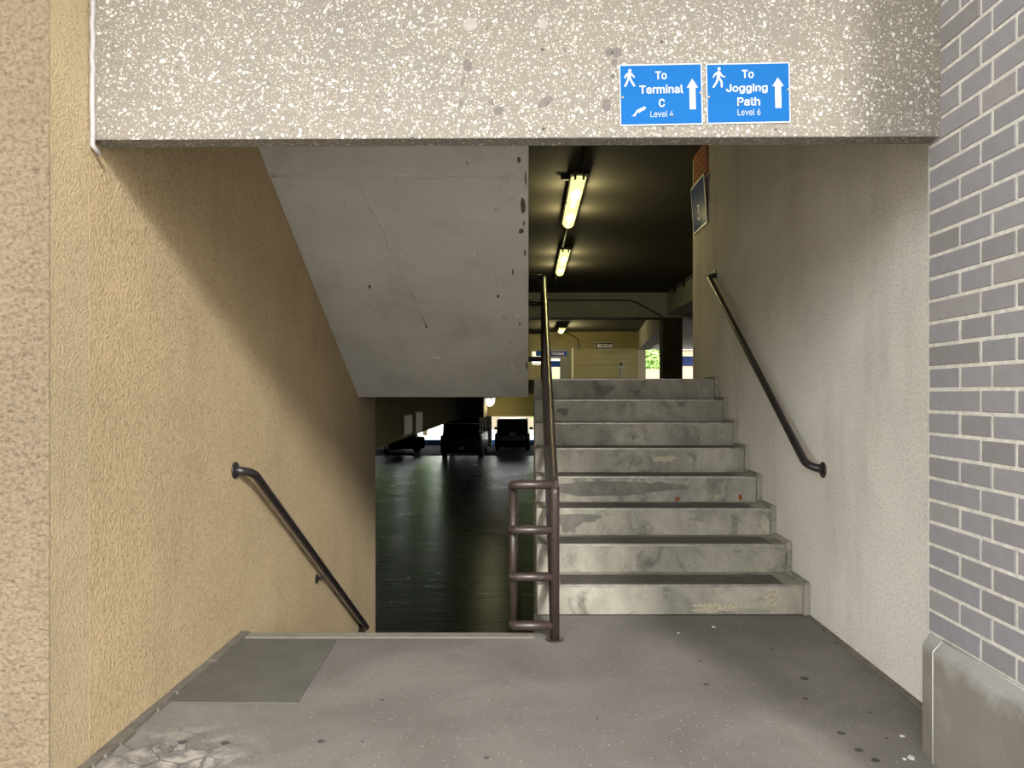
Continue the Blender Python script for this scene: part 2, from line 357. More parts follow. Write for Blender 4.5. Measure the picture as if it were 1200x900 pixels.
# letter outlines (x, y in a +-1000 box) and their triangles
GLYPHS = {
'To': ([781,-901,707,-956,625,-989,537,-1000,450,-989,370,-956,296,-901,231,-826,177,-734,133,-625,102,-503,83,-369,76,-225,83,-80,102,55,133,178,177,287,231,380,296,455,370,510,450,543,537,554,625,543,707,510,781,455,846,380,900,287,943,178,975,55,994,-80,1000,-225,994,-369,975,-503,943,-625,900,-734,846,-826,418,-605,451,-635,490,-653,537,-660,585,-653,625,-635,659,-604,688,-563,712,-512,731,-451,745,-381,754,-306,757,-225,754,-144,745,-68,731,3,712,65,687,116,658,158,625,188,585,207,537,214,491,207,452,189,418,158,390,116,365,65,346,3,332,-67,323,-144,320,-225,323,-306,332,-381,346,-451,365,-512,390,-563,-616,652,-1000,652,-1000,1000,15,1000,15,652,-368,652,-368,-970,-616,-970],
 [20,22,21,20,23,22,19,23,20,19,24,23,18,24,19,18,25,24,17,25,18,17,26,25,16,26,17,15,26,16,15,57,26,57,27,26,15,58,57,56,27,57,15,59,58,55,27,56,15,60,59,54,27,55,14,60,15,54,28,27,14,61,60,53,28,54,14,62,61,52,28,53,14,63,62,51,28,52,13,63,14,51,29,28,13,64,63,50,29,51,13,65,64,49,29,50,12,65,13,49,30,29,12,66,65,48,30,49,12,67,66,47,30,48,47,31,30,11,67,12,11,68,67,46,31,47,46,32,31,10,68,11,10,69,68,45,32,46,44,32,45,10,70,69,44,33,32,9,70,10,43,33,44,9,71,70,42,33,43,9,36,71,41,33,42,9,37,36,41,34,33,8,37,9,40,34,41,8,38,37,39,34,40,8,39,38,8,34,39,8,35,34,7,35,8,6,35,7,6,0,35,5,0,6,5,1,0,4,1,5,4,2,1,3,2,4,73,75,74,73,76,75,72,76,73,79,77,72,77,76,72,79,78,77]),
'Terminal': ([972,-972,967,-976,961,-978,954,-978,933,-969,915,-936,899,-879,889,-801,883,-710,881,-609,881,947,951,947,951,-554,951,-602,953,-632,953,-643,953,-643,955,-646,960,-649,963,-649,966,-648,968,-647,969,-646,971,-644,987,-628,1000,-943,983,-964,978,-968,743,-962,729,-983,715,-996,699,-1000,681,-994,664,-976,648,-946,633,-904,620,-849,609,-783,601,-705,596,-618,595,-524,596,-441,600,-366,606,-301,614,-247,624,-201,635,-165,647,-136,659,-113,672,-96,684,-83,697,-72,710,-63,725,-53,738,-45,748,-39,756,-33,762,-25,765,-19,765,-18,765,-18,765,-6,765,-5,765,39,763,74,761,103,758,126,753,145,748,162,742,175,733,183,724,186,713,183,705,175,697,161,690,144,684,124,680,102,676,78,672,54,665,-27,597,73,611,227,621,301,633,362,647,411,661,450,676,478,691,498,707,509,722,513,733,511,745,504,757,493,769,476,782,451,794,418,805,374,815,318,824,251,831,172,834,80,836,-20,836,-970,766,-970,766,-789,785,-789,785,-789,779,-827,772,-865,764,-901,754,-934,683,-652,690,-663,697,-669,706,-672,719,-667,730,-654,739,-634,747,-607,754,-575,759,-539,762,-500,765,-460,765,-415,765,-385,784,-306,778,-321,772,-332,765,-340,758,-348,751,-355,743,-361,736,-366,729,-371,722,-375,716,-379,712,-382,702,-390,694,-400,686,-412,679,-426,674,-442,670,-460,668,-478,666,-501,666,-534,666,-563,667,-586,670,-606,673,-623,677,-639,403,54,399,9,397,-45,396,-110,396,-970,326,-970,326,495,395,495,395,34,353,34,371,247,384,347,401,422,419,473,439,503,461,513,480,506,498,485,515,449,530,398,542,332,552,252,560,160,564,55,565,-58,565,-970,495,-970,495,-82,493,3,489,67,483,115,474,150,463,172,449,180,439,176,430,165,422,147,414,123,408,92,276,637,267,603,257,583,246,577,235,583,224,604,215,637,208,681,204,732,202,788,204,844,208,896,215,940,224,973,235,993,246,1000,257,993,267,973,276,940,283,896,288,844,289,788,288,732,283,681,280,-970,210,-970,210,495,280,495,-143,-970,-213,-970,-213,495,-144,495,-144,62,-180,62,-170,225,-163,293,-155,353,-145,404,-134,445,-122,478,-110,501,-97,514,-84,519,-62,508,-43,471,-27,411,-14,333,-5,243,5,59,-38,59,-28,218,-21,285,-12,345,-2,396,10,439,23,474,37,499,52,514,67,519,84,513,100,493,116,461,130,414,142,354,152,281,159,195,163,98,165,-7,165,-970,94,-970,94,-18,93,56,89,105,83,138,75,163,65,179,55,184,46,181,38,171,31,156,25,135,20,110,16,81,13,46,11,7,11,-39,11,-970,-59,-970,-59,3,-61,59,-64,100,-70,135,-77,162,-87,178,-98,184,-105,181,-113,172,-120,156,-126,135,-132,108,-137,75,-140,36,-142,-12,-143,-71,-323,-970,-393,-970,-393,495,-325,495,-325,291,-345,291,-342,321,-331,387,-318,441,-303,482,-286,506,-269,514,-264,514,-260,513,-256,513,-252,512,-249,511,-233,506,-233,141,-251,159,-254,161,-258,164,-263,166,-267,167,-272,168,-282,164,-291,154,-299,137,-306,114,-312,87,-317,54,-320,17,-322,-25,-323,-75,-495,-950,-512,-977,-530,-993,-549,-999,-576,-988,-601,-957,-623,-903,-642,-830,-658,-740,-670,-635,-680,-516,-685,-387,-687,-248,-685,-108,-680,22,-671,142,-658,249,-643,340,-624,414,-603,469,-579,502,-554,513,-538,508,-523,495,-507,472,-492,440,-478,396,-465,341,-453,275,-444,198,-435,109,-430,10,-426,-101,-425,-221,-425,-378,-659,-378,-659,-59,-416,-59,-494,-320,-496,-118,-499,-50,-503,11,-508,63,-514,105,-522,138,-531,163,-542,178,-554,183,-567,178,-578,162,-587,136,-596,102,-603,60,-608,11,-613,-44,-615,-102,-616,-165,-616,-278,-615,-364,-612,-436,-607,-498,-601,-550,-593,-592,-585,-625,-574,-649,-562,-664,-549,-669,-540,-667,-532,-661,-525,-650,-519,-636,-513,-618,-508,-597,-504,-571,-500,-542,-492,-450,-425,-534,-435,-679,-443,-748,-454,-811,-466,-866,-480,-912,-888,608,-1000,608,-1000,947,-705,947,-705,608,-816,608,-816,-970,-888,-970],
 [9,11,10,9,12,11,9,13,12,9,14,13,8,14,9,23,25,24,8,15,14,8,16,15,8,17,16,22,25,23,21,25,22,8,18,17,20,25,21,19,25,20,18,25,19,8,25,18,7,25,8,6,25,7,5,25,6,4,25,5,4,26,25,4,27,26,4,0,27,3,0,4,3,1,0,3,2,1,89,91,90,89,92,91,88,92,89,88,93,92,87,93,88,87,94,93,86,94,87,86,95,94,86,96,95,85,96,86,85,97,96,84,97,85,84,98,97,83,98,84,83,99,98,82,99,83,82,100,99,81,73,82,73,72,82,72,71,82,71,100,82,70,100,71,69,100,70,81,74,73,68,100,69,68,101,100,67,101,68,81,75,74,66,101,67,81,76,75,65,101,66,81,77,76,64,101,65,81,78,77,64,102,101,81,79,78,63,102,64,80,79,81,62,102,63,61,102,62,60,59,61,59,102,61,58,102,59,57,102,58,57,126,102,126,103,102,56,126,57,55,126,56,54,126,55,53,126,54,52,126,53,51,126,52,50,126,51,49,126,50,48,126,49,47,126,48,46,126,47,45,126,46,44,126,45,43,126,44,42,126,43,42,127,126,125,103,126,42,128,127,42,129,128,42,130,129,42,131,130,42,132,131,42,133,132,41,133,42,41,134,133,41,135,134,41,136,135,41,137,136,41,138,137,124,103,125,41,139,138,41,140,139,41,141,140,123,103,124,41,142,141,40,142,41,40,143,142,40,144,143,122,103,123,40,145,144,121,103,122,40,146,145,39,146,40,39,147,146,120,103,121,39,148,147,119,103,120,39,149,148,39,150,149,118,107,119,107,103,119,38,150,39,38,151,150,117,107,118,38,112,151,38,113,112,116,107,117,38,114,113,115,107,116,38,115,114,38,107,115,37,107,38,36,105,37,105,107,37,105,108,107,106,103,107,36,110,105,110,104,105,108,106,105,108,103,106,109,103,108,35,110,36,110,103,109,35,111,110,104,103,110,34,111,35,34,28,111,33,28,34,33,29,28,32,29,33,32,30,29,31,30,32,166,168,167,166,169,168,165,169,166,157,161,158,161,162,158,162,159,158,162,163,159,163,160,159,165,170,169,164,170,165,164,171,170,163,171,164,163,172,171,160,189,163,189,188,163,188,187,163,187,172,163,187,186,172,186,173,172,186,185,173,185,174,173,184,174,185,183,174,184,183,175,174,182,175,183,160,190,189,181,175,182,160,152,190,180,175,181,180,176,175,160,153,152,157,160,161,157,153,160,157,154,153,179,176,180,157,155,154,179,177,176,178,177,179,157,156,155,216,218,217,216,215,218,205,207,206,205,208,207,204,208,205,204,209,208,203,209,204,203,210,209,202,210,203,201,210,202,201,211,210,200,211,201,200,212,211,199,212,200,199,213,212,198,213,199,198,214,213,197,214,198,197,191,214,196,191,197,196,192,191,195,192,196,195,193,192,194,193,195,232,234,233,248,250,249,231,234,232,247,250,248,247,251,250,231,235,234,230,235,231,246,251,247,220,224,221,224,225,221,225,222,221,225,226,222,226,227,222,227,228,222,228,223,222,246,252,251,229,235,230,245,252,246,229,236,235,245,253,252,228,236,229,244,253,245,244,254,253,228,237,236,223,289,228,289,288,228,288,287,228,287,237,228,243,254,244,243,255,254,242,255,243,287,286,237,286,242,237,242,238,237,286,241,242,238,255,242,238,256,255,239,271,238,271,270,238,270,269,238,269,268,238,268,267,238,267,256,238,286,285,241,285,284,241,284,283,241,283,240,241,267,266,256,266,257,256,265,257,266,264,257,265,282,240,283,263,257,264,223,290,289,239,272,271,281,240,282,239,273,272,223,291,290,262,257,263,280,240,281,262,258,257,239,274,273,223,292,291,220,223,224,220,292,223,280,239,240,280,274,239,279,274,280,261,258,262,279,275,274,220,293,292,279,276,275,278,276,279,261,259,258,220,294,293,260,259,261,278,277,276,220,219,294,305,307,306,305,308,307,305,309,308,305,310,309,305,311,310,305,312,311,305,313,312,304,313,305,296,300,297,300,298,297,300,301,298,301,302,298,302,299,298,303,313,304,302,313,303,299,313,302,296,299,300,296,326,299,326,325,299,325,324,299,324,323,299,323,322,299,322,321,299,321,320,299,320,319,299,319,318,299,318,317,299,317,316,299,316,315,299,315,314,299,314,313,299,296,327,326,296,328,327,296,295,328,349,351,350,349,352,351,348,352,349,348,353,352,348,354,353,347,354,348,347,355,354,346,355,347,346,356,355,346,357,356,345,357,346,345,358,357,344,376,345,376,358,345,376,375,358,375,359,358,344,377,376,374,359,375,344,378,377,373,359,374,344,379,378,343,379,344,372,359,373,343,380,379,372,360,359,371,360,372,343,381,380,370,360,371,343,382,381,342,365,343,365,382,343,365,383,382,369,360,370,369,361,360,365,384,383,368,361,369,342,364,365,384,366,365,384,368,366,368,367,366,368,362,361,385,368,384,341,364,342,385,362,368,386,362,385,386,363,362,340,364,341,387,363,386,388,363,387,340,363,364,340,388,363,339,388,340,339,389,388,403,405,404,339,390,389,338,390,339,403,406,405,402,406,403,338,391,390,401,406,402,338,392,391,400,406,401,399,406,400,338,393,392,337,393,338,398,406,399,337,394,393,397,406,398,396,406,397,337,395,394,395,406,396,337,406,395,337,407,406,336,407,337,336,408,407,336,409,408,335,409,336,335,410,409,334,410,335,334,329,410,334,330,329,333,330,334,333,331,330,332,331,333,412,414,413,412,415,414,411,415,412,418,416,411,416,415,411,418,417,416]),
'C': ([367,-956,261,-980,149,-995,33,-1000,-157,-987,-336,-945,-500,-877,-646,-782,-769,-665,-868,-527,-942,-368,-986,-193,-1000,-1,-986,191,-942,366,-868,525,-769,664,-646,781,-500,876,-336,945,-157,986,33,1000,149,995,259,981,366,956,467,922,562,879,650,827,730,765,801,696,862,619,912,535,951,444,1000,263,561,263,526,371,503,417,475,459,442,497,404,531,361,561,315,587,265,607,211,624,154,636,95,643,36,645,-77,637,-178,612,-271,572,-354,517,-426,446,-486,359,-531,255,-558,136,-568,-1,-558,-137,-531,-257,-485,-360,-425,-447,-353,-517,-270,-573,-177,-613,-76,-637,36,-645,95,-643,154,-635,211,-623,265,-607,315,-586,362,-560,404,-531,442,-497,475,-459,503,-417,526,-370,561,-263,999,-263,952,-443,914,-534,863,-618,802,-695,732,-764,652,-825,564,-878,469,-921],
 [20,22,21,20,23,22,19,23,20,19,24,23,19,25,24,18,25,19,18,26,25,18,27,26,17,27,18,17,28,27,16,28,17,16,29,28,16,46,29,46,30,29,15,47,16,47,46,16,45,30,46,44,30,45,15,48,47,43,30,44,42,30,43,42,31,30,15,49,48,41,31,42,40,31,41,15,50,49,39,31,40,39,32,31,38,32,39,14,50,15,14,51,50,37,32,38,36,32,37,14,52,51,36,33,32,35,33,36,34,33,35,13,52,14,13,53,52,13,54,53,12,54,13,12,55,54,12,56,55,11,56,12,11,57,56,10,57,11,10,58,57,75,77,76,75,78,77,10,59,58,9,59,10,74,78,75,73,78,74,73,79,78,9,60,59,72,79,73,71,79,72,9,61,60,8,61,9,70,79,71,70,80,79,69,80,70,8,62,61,68,80,69,67,80,68,8,63,62,67,81,80,66,81,67,65,81,66,8,64,63,64,81,65,8,81,64,7,81,8,7,82,81,7,83,82,6,83,7,6,84,83,5,84,6,5,85,84,5,0,85,4,0,5,4,1,0,4,2,1,3,2,4]),
'Jogging': ([928,-955,906,-980,883,-995,858,-1000,836,-996,816,-985,797,-966,781,-941,766,-910,753,-873,742,-832,733,-788,718,-696,782,-563,794,-625,799,-646,804,-668,809,-687,816,-703,824,-718,833,-729,845,-736,858,-739,877,-733,893,-715,906,-689,915,-653,921,-605,923,-536,923,-387,942,-387,943,-386,937,-414,931,-444,922,-475,912,-504,899,-529,885,-550,868,-561,849,-565,824,-558,800,-535,778,-496,759,-443,742,-375,728,-295,719,-203,713,-100,711,13,713,125,719,228,728,323,742,406,758,477,778,534,800,576,824,602,850,610,869,606,886,593,901,572,913,545,923,515,932,483,938,452,944,424,944,426,924,426,924,595,1000,595,1000,-550,998,-644,991,-730,980,-806,966,-868,948,-918,820,-264,830,-284,842,-297,857,-301,871,-297,883,-285,893,-265,902,-239,909,-205,915,-162,920,-111,923,-51,923,17,923,83,920,143,915,195,909,240,902,277,893,306,883,327,871,340,857,345,842,340,830,326,820,304,811,274,803,236,797,191,793,138,790,80,789,17,790,-48,793,-107,797,-158,803,-201,811,-236,497,242,493,206,490,163,489,110,489,-578,412,-578,412,595,488,595,488,226,442,226,462,397,476,477,494,537,515,578,537,602,561,610,582,604,602,587,620,558,636,517,650,465,661,401,669,327,674,243,675,152,675,-578,598,-578,598,133,596,201,592,252,584,291,575,319,563,336,547,343,536,340,526,331,517,317,509,297,503,272,357,709,347,682,336,666,324,661,311,666,300,682,290,709,282,744,277,785,276,830,277,875,282,916,290,952,300,978,311,995,324,1000,336,995,347,978,357,952,365,916,370,875,372,830,370,785,365,744,362,-578,285,-578,285,595,362,595,163,-955,141,-980,118,-995,93,-1000,71,-996,51,-985,32,-966,15,-941,1,-910,-12,-873,-23,-832,-33,-788,-48,-696,17,-563,29,-625,34,-646,39,-668,44,-687,51,-703,59,-718,68,-729,79,-736,93,-739,112,-733,128,-715,141,-689,150,-653,155,-605,158,-536,158,-387,177,-387,177,-386,172,-414,165,-444,157,-475,146,-504,134,-529,120,-550,103,-561,84,-565,59,-558,35,-535,13,-496,-7,-443,-23,-375,-37,-295,-47,-203,-52,-100,-54,13,-52,125,-47,228,-37,323,-24,406,-7,477,12,534,35,576,59,602,84,610,104,606,121,593,135,572,148,545,158,515,167,483,173,452,179,424,178,426,159,426,159,595,235,595,235,-550,233,-644,226,-730,215,-806,201,-868,183,-918,55,-264,65,-284,77,-297,91,-301,106,-297,118,-285,128,-265,137,-239,144,-205,150,-162,155,-111,157,-51,158,17,157,83,155,143,150,195,144,240,136,277,128,306,117,327,106,340,91,345,77,340,65,326,55,304,46,274,38,236,32,191,28,138,25,80,24,17,25,-48,28,-107,32,-158,38,-201,46,-236,-162,-955,-184,-980,-207,-995,-232,-1000,-254,-996,-274,-985,-293,-966,-309,-941,-324,-910,-337,-873,-348,-832,-357,-788,-372,-696,-308,-563,-296,-625,-291,-646,-286,-668,-281,-687,-274,-703,-266,-718,-257,-729,-245,-736,-232,-739,-213,-733,-197,-715,-184,-689,-175,-653,-169,-605,-167,-536,-167,-387,-148,-387,-147,-386,-153,-414,-159,-444,-168,-475,-178,-504,-191,-529,-205,-550,-222,-561,-241,-565,-266,-558,-290,-535,-312,-496,-331,-443,-348,-375,-361,-295,-371,-203,-377,-100,-379,13,-377,125,-371,228,-362,323,-348,406,-332,477,-312,534,-290,576,-266,602,-240,610,-221,606,-204,593,-189,572,-177,545,-167,515,-158,483,-152,452,-146,424,-146,426,-166,426,-166,595,-90,595,-90,-550,-92,-644,-99,-730,-110,-806,-124,-868,-142,-918,-270,-264,-260,-284,-248,-297,-233,-301,-219,-297,-207,-285,-197,-265,-188,-239,-181,-205,-175,-162,-170,-111,-167,-51,-166,17,-167,83,-170,143,-175,195,-181,240,-188,277,-197,306,-207,327,-219,340,-233,345,-248,340,-260,326,-270,304,-279,274,-287,236,-293,191,-297,138,-300,80,-301,17,-300,-48,-297,-107,-293,-158,-287,-201,-279,-236,-471,-524,-495,-567,-521,-593,-549,-602,-577,-593,-602,-567,-626,-524,-647,-466,-664,-394,-678,-309,-688,-214,-694,-110,-696,2,-694,116,-688,221,-678,317,-664,402,-647,474,-626,533,-602,576,-577,601,-549,610,-521,601,-495,576,-471,533,-450,474,-433,402,-419,317,-409,221,-403,116,-401,2,-403,-110,-409,-214,-419,-309,-433,-394,-450,-466,-587,-293,-576,-317,-564,-331,-549,-336,-533,-331,-521,-317,-510,-293,-501,-261,-493,-221,-487,-173,-482,-119,-479,-60,-479,2,-479,66,-482,125,-487,180,-493,228,-501,269,-510,301,-521,325,-533,339,-549,345,-564,339,-576,325,-587,301,-596,269,-604,229,-610,180,-615,125,-617,66,-618,2,-617,-60,-615,-119,-610,-173,-604,-221,-596,-261,-775,-472,-802,-542,-833,-584,-869,-598,-904,-584,-936,-542,-963,-472,-984,-374,-996,-254,-1000,-118,-1000,17,-920,17,-920,-113,-918,-184,-914,-236,-906,-275,-896,-303,-884,-320,-869,-327,-854,-321,-842,-303,-832,-275,-824,-236,-819,-184,-818,-113,-818,958,-738,958,-738,-118,-742,-254,-754,-374],
 [56,58,57,56,59,58,55,59,56,67,63,68,63,69,68,63,64,69,64,66,69,66,65,69,65,70,69,55,60,59,54,60,55,54,61,60,54,62,61,53,62,54,53,63,62,53,67,63,52,67,53,65,66,64,52,66,67,52,65,66,52,96,65,96,95,65,95,94,65,94,93,65,93,92,65,92,91,65,91,70,65,51,97,52,97,96,52,51,98,97,51,99,98,51,100,99,50,100,51,50,101,100,50,102,101,50,103,102,49,103,50,90,70,91,49,104,103,89,70,90,49,105,104,48,105,49,88,70,89,48,106,105,87,70,88,48,107,106,47,107,48,47,108,107,86,70,87,46,108,47,46,109,108,85,70,86,46,110,109,84,70,85,46,111,110,45,111,46,83,70,84,45,76,111,82,31,83,31,70,83,45,77,76,81,31,82,45,78,77,80,31,81,44,78,45,44,79,78,79,31,80,44,31,79,43,29,44,29,31,44,29,32,31,30,70,31,43,34,29,34,28,29,32,30,29,32,70,30,33,70,32,42,34,43,34,70,33,42,35,34,28,70,34,41,35,42,41,36,35,41,37,36,40,37,41,27,70,28,27,71,70,40,38,37,39,38,40,12,14,13,26,71,27,12,15,14,26,72,71,12,16,15,25,72,26,12,17,16,12,18,17,24,72,25,11,18,12,11,19,18,23,72,24,11,20,19,11,21,20,23,73,72,22,73,23,11,22,21,11,73,22,10,73,11,10,74,73,9,74,10,9,75,74,8,75,9,7,75,8,7,0,75,6,0,7,6,1,0,5,1,6,5,2,1,4,2,5,4,3,2,126,128,127,126,129,128,125,129,126,117,121,118,121,122,118,122,119,118,122,123,119,123,120,119,125,130,129,124,130,125,124,131,130,123,131,124,123,132,131,120,149,123,149,148,123,148,147,123,147,132,123,147,146,132,146,133,132,146,145,133,145,134,133,144,134,145,143,134,144,143,135,134,142,135,143,120,150,149,141,135,142,120,112,150,140,135,141,140,136,135,120,113,112,117,120,121,117,113,120,117,114,113,139,136,140,117,115,114,139,137,136,138,137,139,117,116,115,176,178,177,176,175,178,165,167,166,165,168,167,164,168,165,164,169,168,163,169,164,163,170,169,162,170,163,161,170,162,161,171,170,160,171,161,160,172,171,159,172,160,159,173,172,158,173,159,158,174,173,157,174,158,157,151,174,156,151,157,156,152,151,155,152,156,155,153,152,154,153,155,235,237,236,235,238,237,234,238,235,246,242,247,242,248,247,242,243,248,243,245,248,245,244,248,244,249,248,234,239,238,233,239,234,233,240,239,233,241,240,232,241,233,232,242,241,232,246,242,231,246,232,244,245,243,231,245,246,231,244,245,231,275,244,275,274,244,274,273,244,273,272,244,272,271,244,271,270,244,270,249,244,230,276,231,276,275,231,230,277,276,230,278,277,230,279,278,229,279,230,229,280,279,229,281,280,229,282,281,228,282,229,269,249,270,228,283,282,268,249,269,228,284,283,227,284,228,267,249,268,227,285,284,266,249,267,227,286,285,226,286,227,226,287,286,265,249,266,225,287,226,225,288,287,264,249,265,225,289,288,263,249,264,225,290,289,224,290,225,262,249,263,224,255,290,261,210,262,210,249,262,224,256,255,260,210,261,224,257,256,259,210,260,223,257,224,223,258,257,258,210,259,223,210,258,222,208,223,208,210,223,208,211,210,209,249,210,222,213,208,213,207,208,211,209,208,211,249,209,212,249,211,221,213,222,213,249,212,221,214,213,207,249,213,220,214,221,220,215,214,220,216,215,219,216,220,206,249,207,206,250,249,219,217,216,218,217,219,191,193,192,205,250,206,191,194,193,205,251,250,191,195,194,204,251,205,191,196,195,191,197,196,203,251,204,190,197,191,190,198,197,202,251,203,190,199,198,190,200,199,202,252,251,201,252,202,190,201,200,190,252,201,189,252,190,189,253,252,188,253,189,188,254,253,187,254,188,186,254,187,186,179,254,185,179,186,185,180,179,184,180,185,184,181,180,183,181,184,183,182,181,347,349,348,347,350,349,346,350,347,358,354,359,354,360,359,354,355,360,355,357,360,357,356,360,356,361,360,346,351,350,345,351,346,345,352,351,345,353,352,344,353,345,344,354,353,344,358,354,343,358,344,356,357,355,343,357,358,343,356,357,343,387,356,387,386,356,386,385,356,385,384,356,384,383,356,383,382,356,382,361,356,342,388,343,388,387,343,342,389,388,342,390,389,342,391,390,341,391,342,341,392,391,341,393,392,341,394,393,340,394,341,381,361,382,340,395,394,380,361,381,340,396,395,339,396,340,379,361,380,339,397,396,378,361,379,339,398,397,338,398,339,338,399,398,377,361,378,337,399,338,337,400,399,376,361,377,337,401,400,375,361,376,337,402,401,336,402,337,374,361,375,336,367,402,373,322,374,322,361,374,336,368,367,372,322,373,336,369,368,371,322,372,335,369,336,335,370,369,370,322,371,335,322,370,334,320,335,320,322,335,320,323,322,321,361,322,334,325,320,325,319,320,323,321,320,323,361,321,324,361,323,333,325,334,325,361,324,333,326,325,319,361,325,332,326,333,332,327,326,332,328,327,331,328,332,318,361,319,318,362,361,331,329,328,330,329,331,303,305,304,317,362,318,303,306,305,317,363,362,303,307,306,316,363,317,303,308,307,303,309,308,315,363,316,302,309,303,302,310,309,314,363,315,302,311,310,302,312,311,314,364,363,313,364,314,302,313,312,302,364,313,301,364,302,301,365,364,300,365,301,300,366,365,299,366,300,298,366,299,298,291,366,297,291,298,297,292,291,296,292,297,296,293,292,295,293,296,295,294,293,423,425,424,423,426,425,422,426,423,422,427,426,421,427,422,421,428,427,420,428,421,420,429,428,419,429,420,418,429,419,418,460,429,460,430,429,418,461,460,459,430,460,418,462,461,458,430,459,418,463,462,457,430,458,417,463,418,457,431,430,417,464,463,456,431,457,417,465,464,455,431,456,417,466,465,454,431,455,416,466,417,454,432,431,416,467,466,453,432,454,416,468,467,452,432,453,415,468,416,452,433,432,415,469,468,451,433,452,415,470,469,450,433,451,450,434,433,414,470,415,449,434,450,414,471,470,449,435,434,413,471,414,413,472,471,448,435,449,447,435,448,413,473,472,447,436,435,412,473,413,446,436,447,412,474,473,445,436,446,412,439,474,444,436,445,412,440,439,444,437,436,411,440,412,443,437,444,411,441,440,442,437,443,411,442,441,411,437,442,411,438,437,410,438,411,409,438,410,409,403,438,408,403,409,408,404,403,407,404,408,407,405,404,406,405,407,499,501,500,499,502,501,484,486,485,484,487,486,498,502,499,484,488,487,498,503,502,483,488,484,497,503,498,483,489,488,483,490,489,496,503,497,496,504,503,482,490,483,482,491,490,495,504,496,482,492,491,494,504,495,482,493,492,493,504,494,482,504,493,482,475,504,481,475,482,481,476,475,480,476,481,480,477,476,479,477,480,479,478,477]),
'Path': ([666,83,659,36,654,-19,652,-86,652,-969,507,-969,507,1000,652,1000,652,62,564,62,601,281,628,384,661,461,700,513,741,544,786,554,825,547,862,525,897,488,927,436,953,368,974,286,989,191,997,84,1000,-33,1000,-969,855,-969,855,-57,852,30,843,96,830,145,812,181,789,204,760,212,740,208,721,197,704,178,689,153,677,122,116,536,455,536,455,205,116,205,199,-568,199,865,344,865,344,-544,345,-589,348,-616,352,-629,355,-636,364,-643,380,-647,383,-646,389,-645,397,-643,404,-640,412,-637,446,-623,474,-942,438,-968,426,-974,413,-979,401,-982,388,-983,375,-984,327,-973,283,-936,247,-874,220,-787,204,-683,-103,-961,-130,-983,-160,-996,-193,-1000,-230,-994,-265,-976,-299,-945,-329,-902,-356,-845,-377,-777,-394,-697,-404,-607,-407,-511,-404,-426,-397,-349,-384,-282,-367,-226,-348,-180,-325,-142,-301,-113,-275,-89,-249,-72,-222,-58,-196,-47,-170,-37,-140,-27,-113,-19,-91,-13,-74,-6,-63,1,-57,7,-57,8,-57,8,-56,21,-56,22,-57,67,-60,103,-65,133,-72,157,-80,177,-91,193,-105,206,-122,215,-142,218,-163,215,-181,207,-197,193,-211,175,-223,155,-233,132,-241,108,-247,83,-263,-1,-403,103,-373,260,-353,336,-328,399,-300,449,-271,489,-240,518,-208,538,-176,550,-144,554,-122,552,-98,545,-73,534,-47,516,-22,490,3,456,27,411,47,354,65,285,78,204,86,109,89,6,89,-969,-54,-969,-54,-783,-15,-783,-15,-783,-27,-822,-41,-861,-59,-899,-79,-932,-225,-643,-212,-654,-196,-660,-178,-663,-151,-658,-129,-645,-109,-624,-93,-596,-80,-564,-70,-527,-62,-487,-58,-445,-56,-399,-56,-368,-17,-287,-29,-302,-42,-313,-56,-322,-70,-330,-86,-337,-101,-344,-116,-349,-131,-354,-145,-358,-157,-362,-166,-366,-185,-373,-203,-383,-220,-396,-233,-410,-244,-427,-252,-445,-257,-464,-260,-488,-261,-521,-260,-551,-257,-575,-253,-595,-246,-613,-237,-629,-850,-969,-1000,-969,-1000,1000,-720,1000,-664,991,-613,963,-568,915,-530,850,-499,771,-474,678,-457,576,-447,466,-444,350,-447,234,-457,125,-474,22,-499,-72,-530,-152,-568,-217,-613,-265,-664,-294,-720,-303,-930,-303,-930,44,-726,44,-693,49,-667,63,-646,85,-630,113,-617,147,-607,188,-599,236,-595,290,-593,350,-595,410,-599,464,-607,511,-617,551,-630,585,-646,613,-667,634,-693,648,-726,653,-850,653],
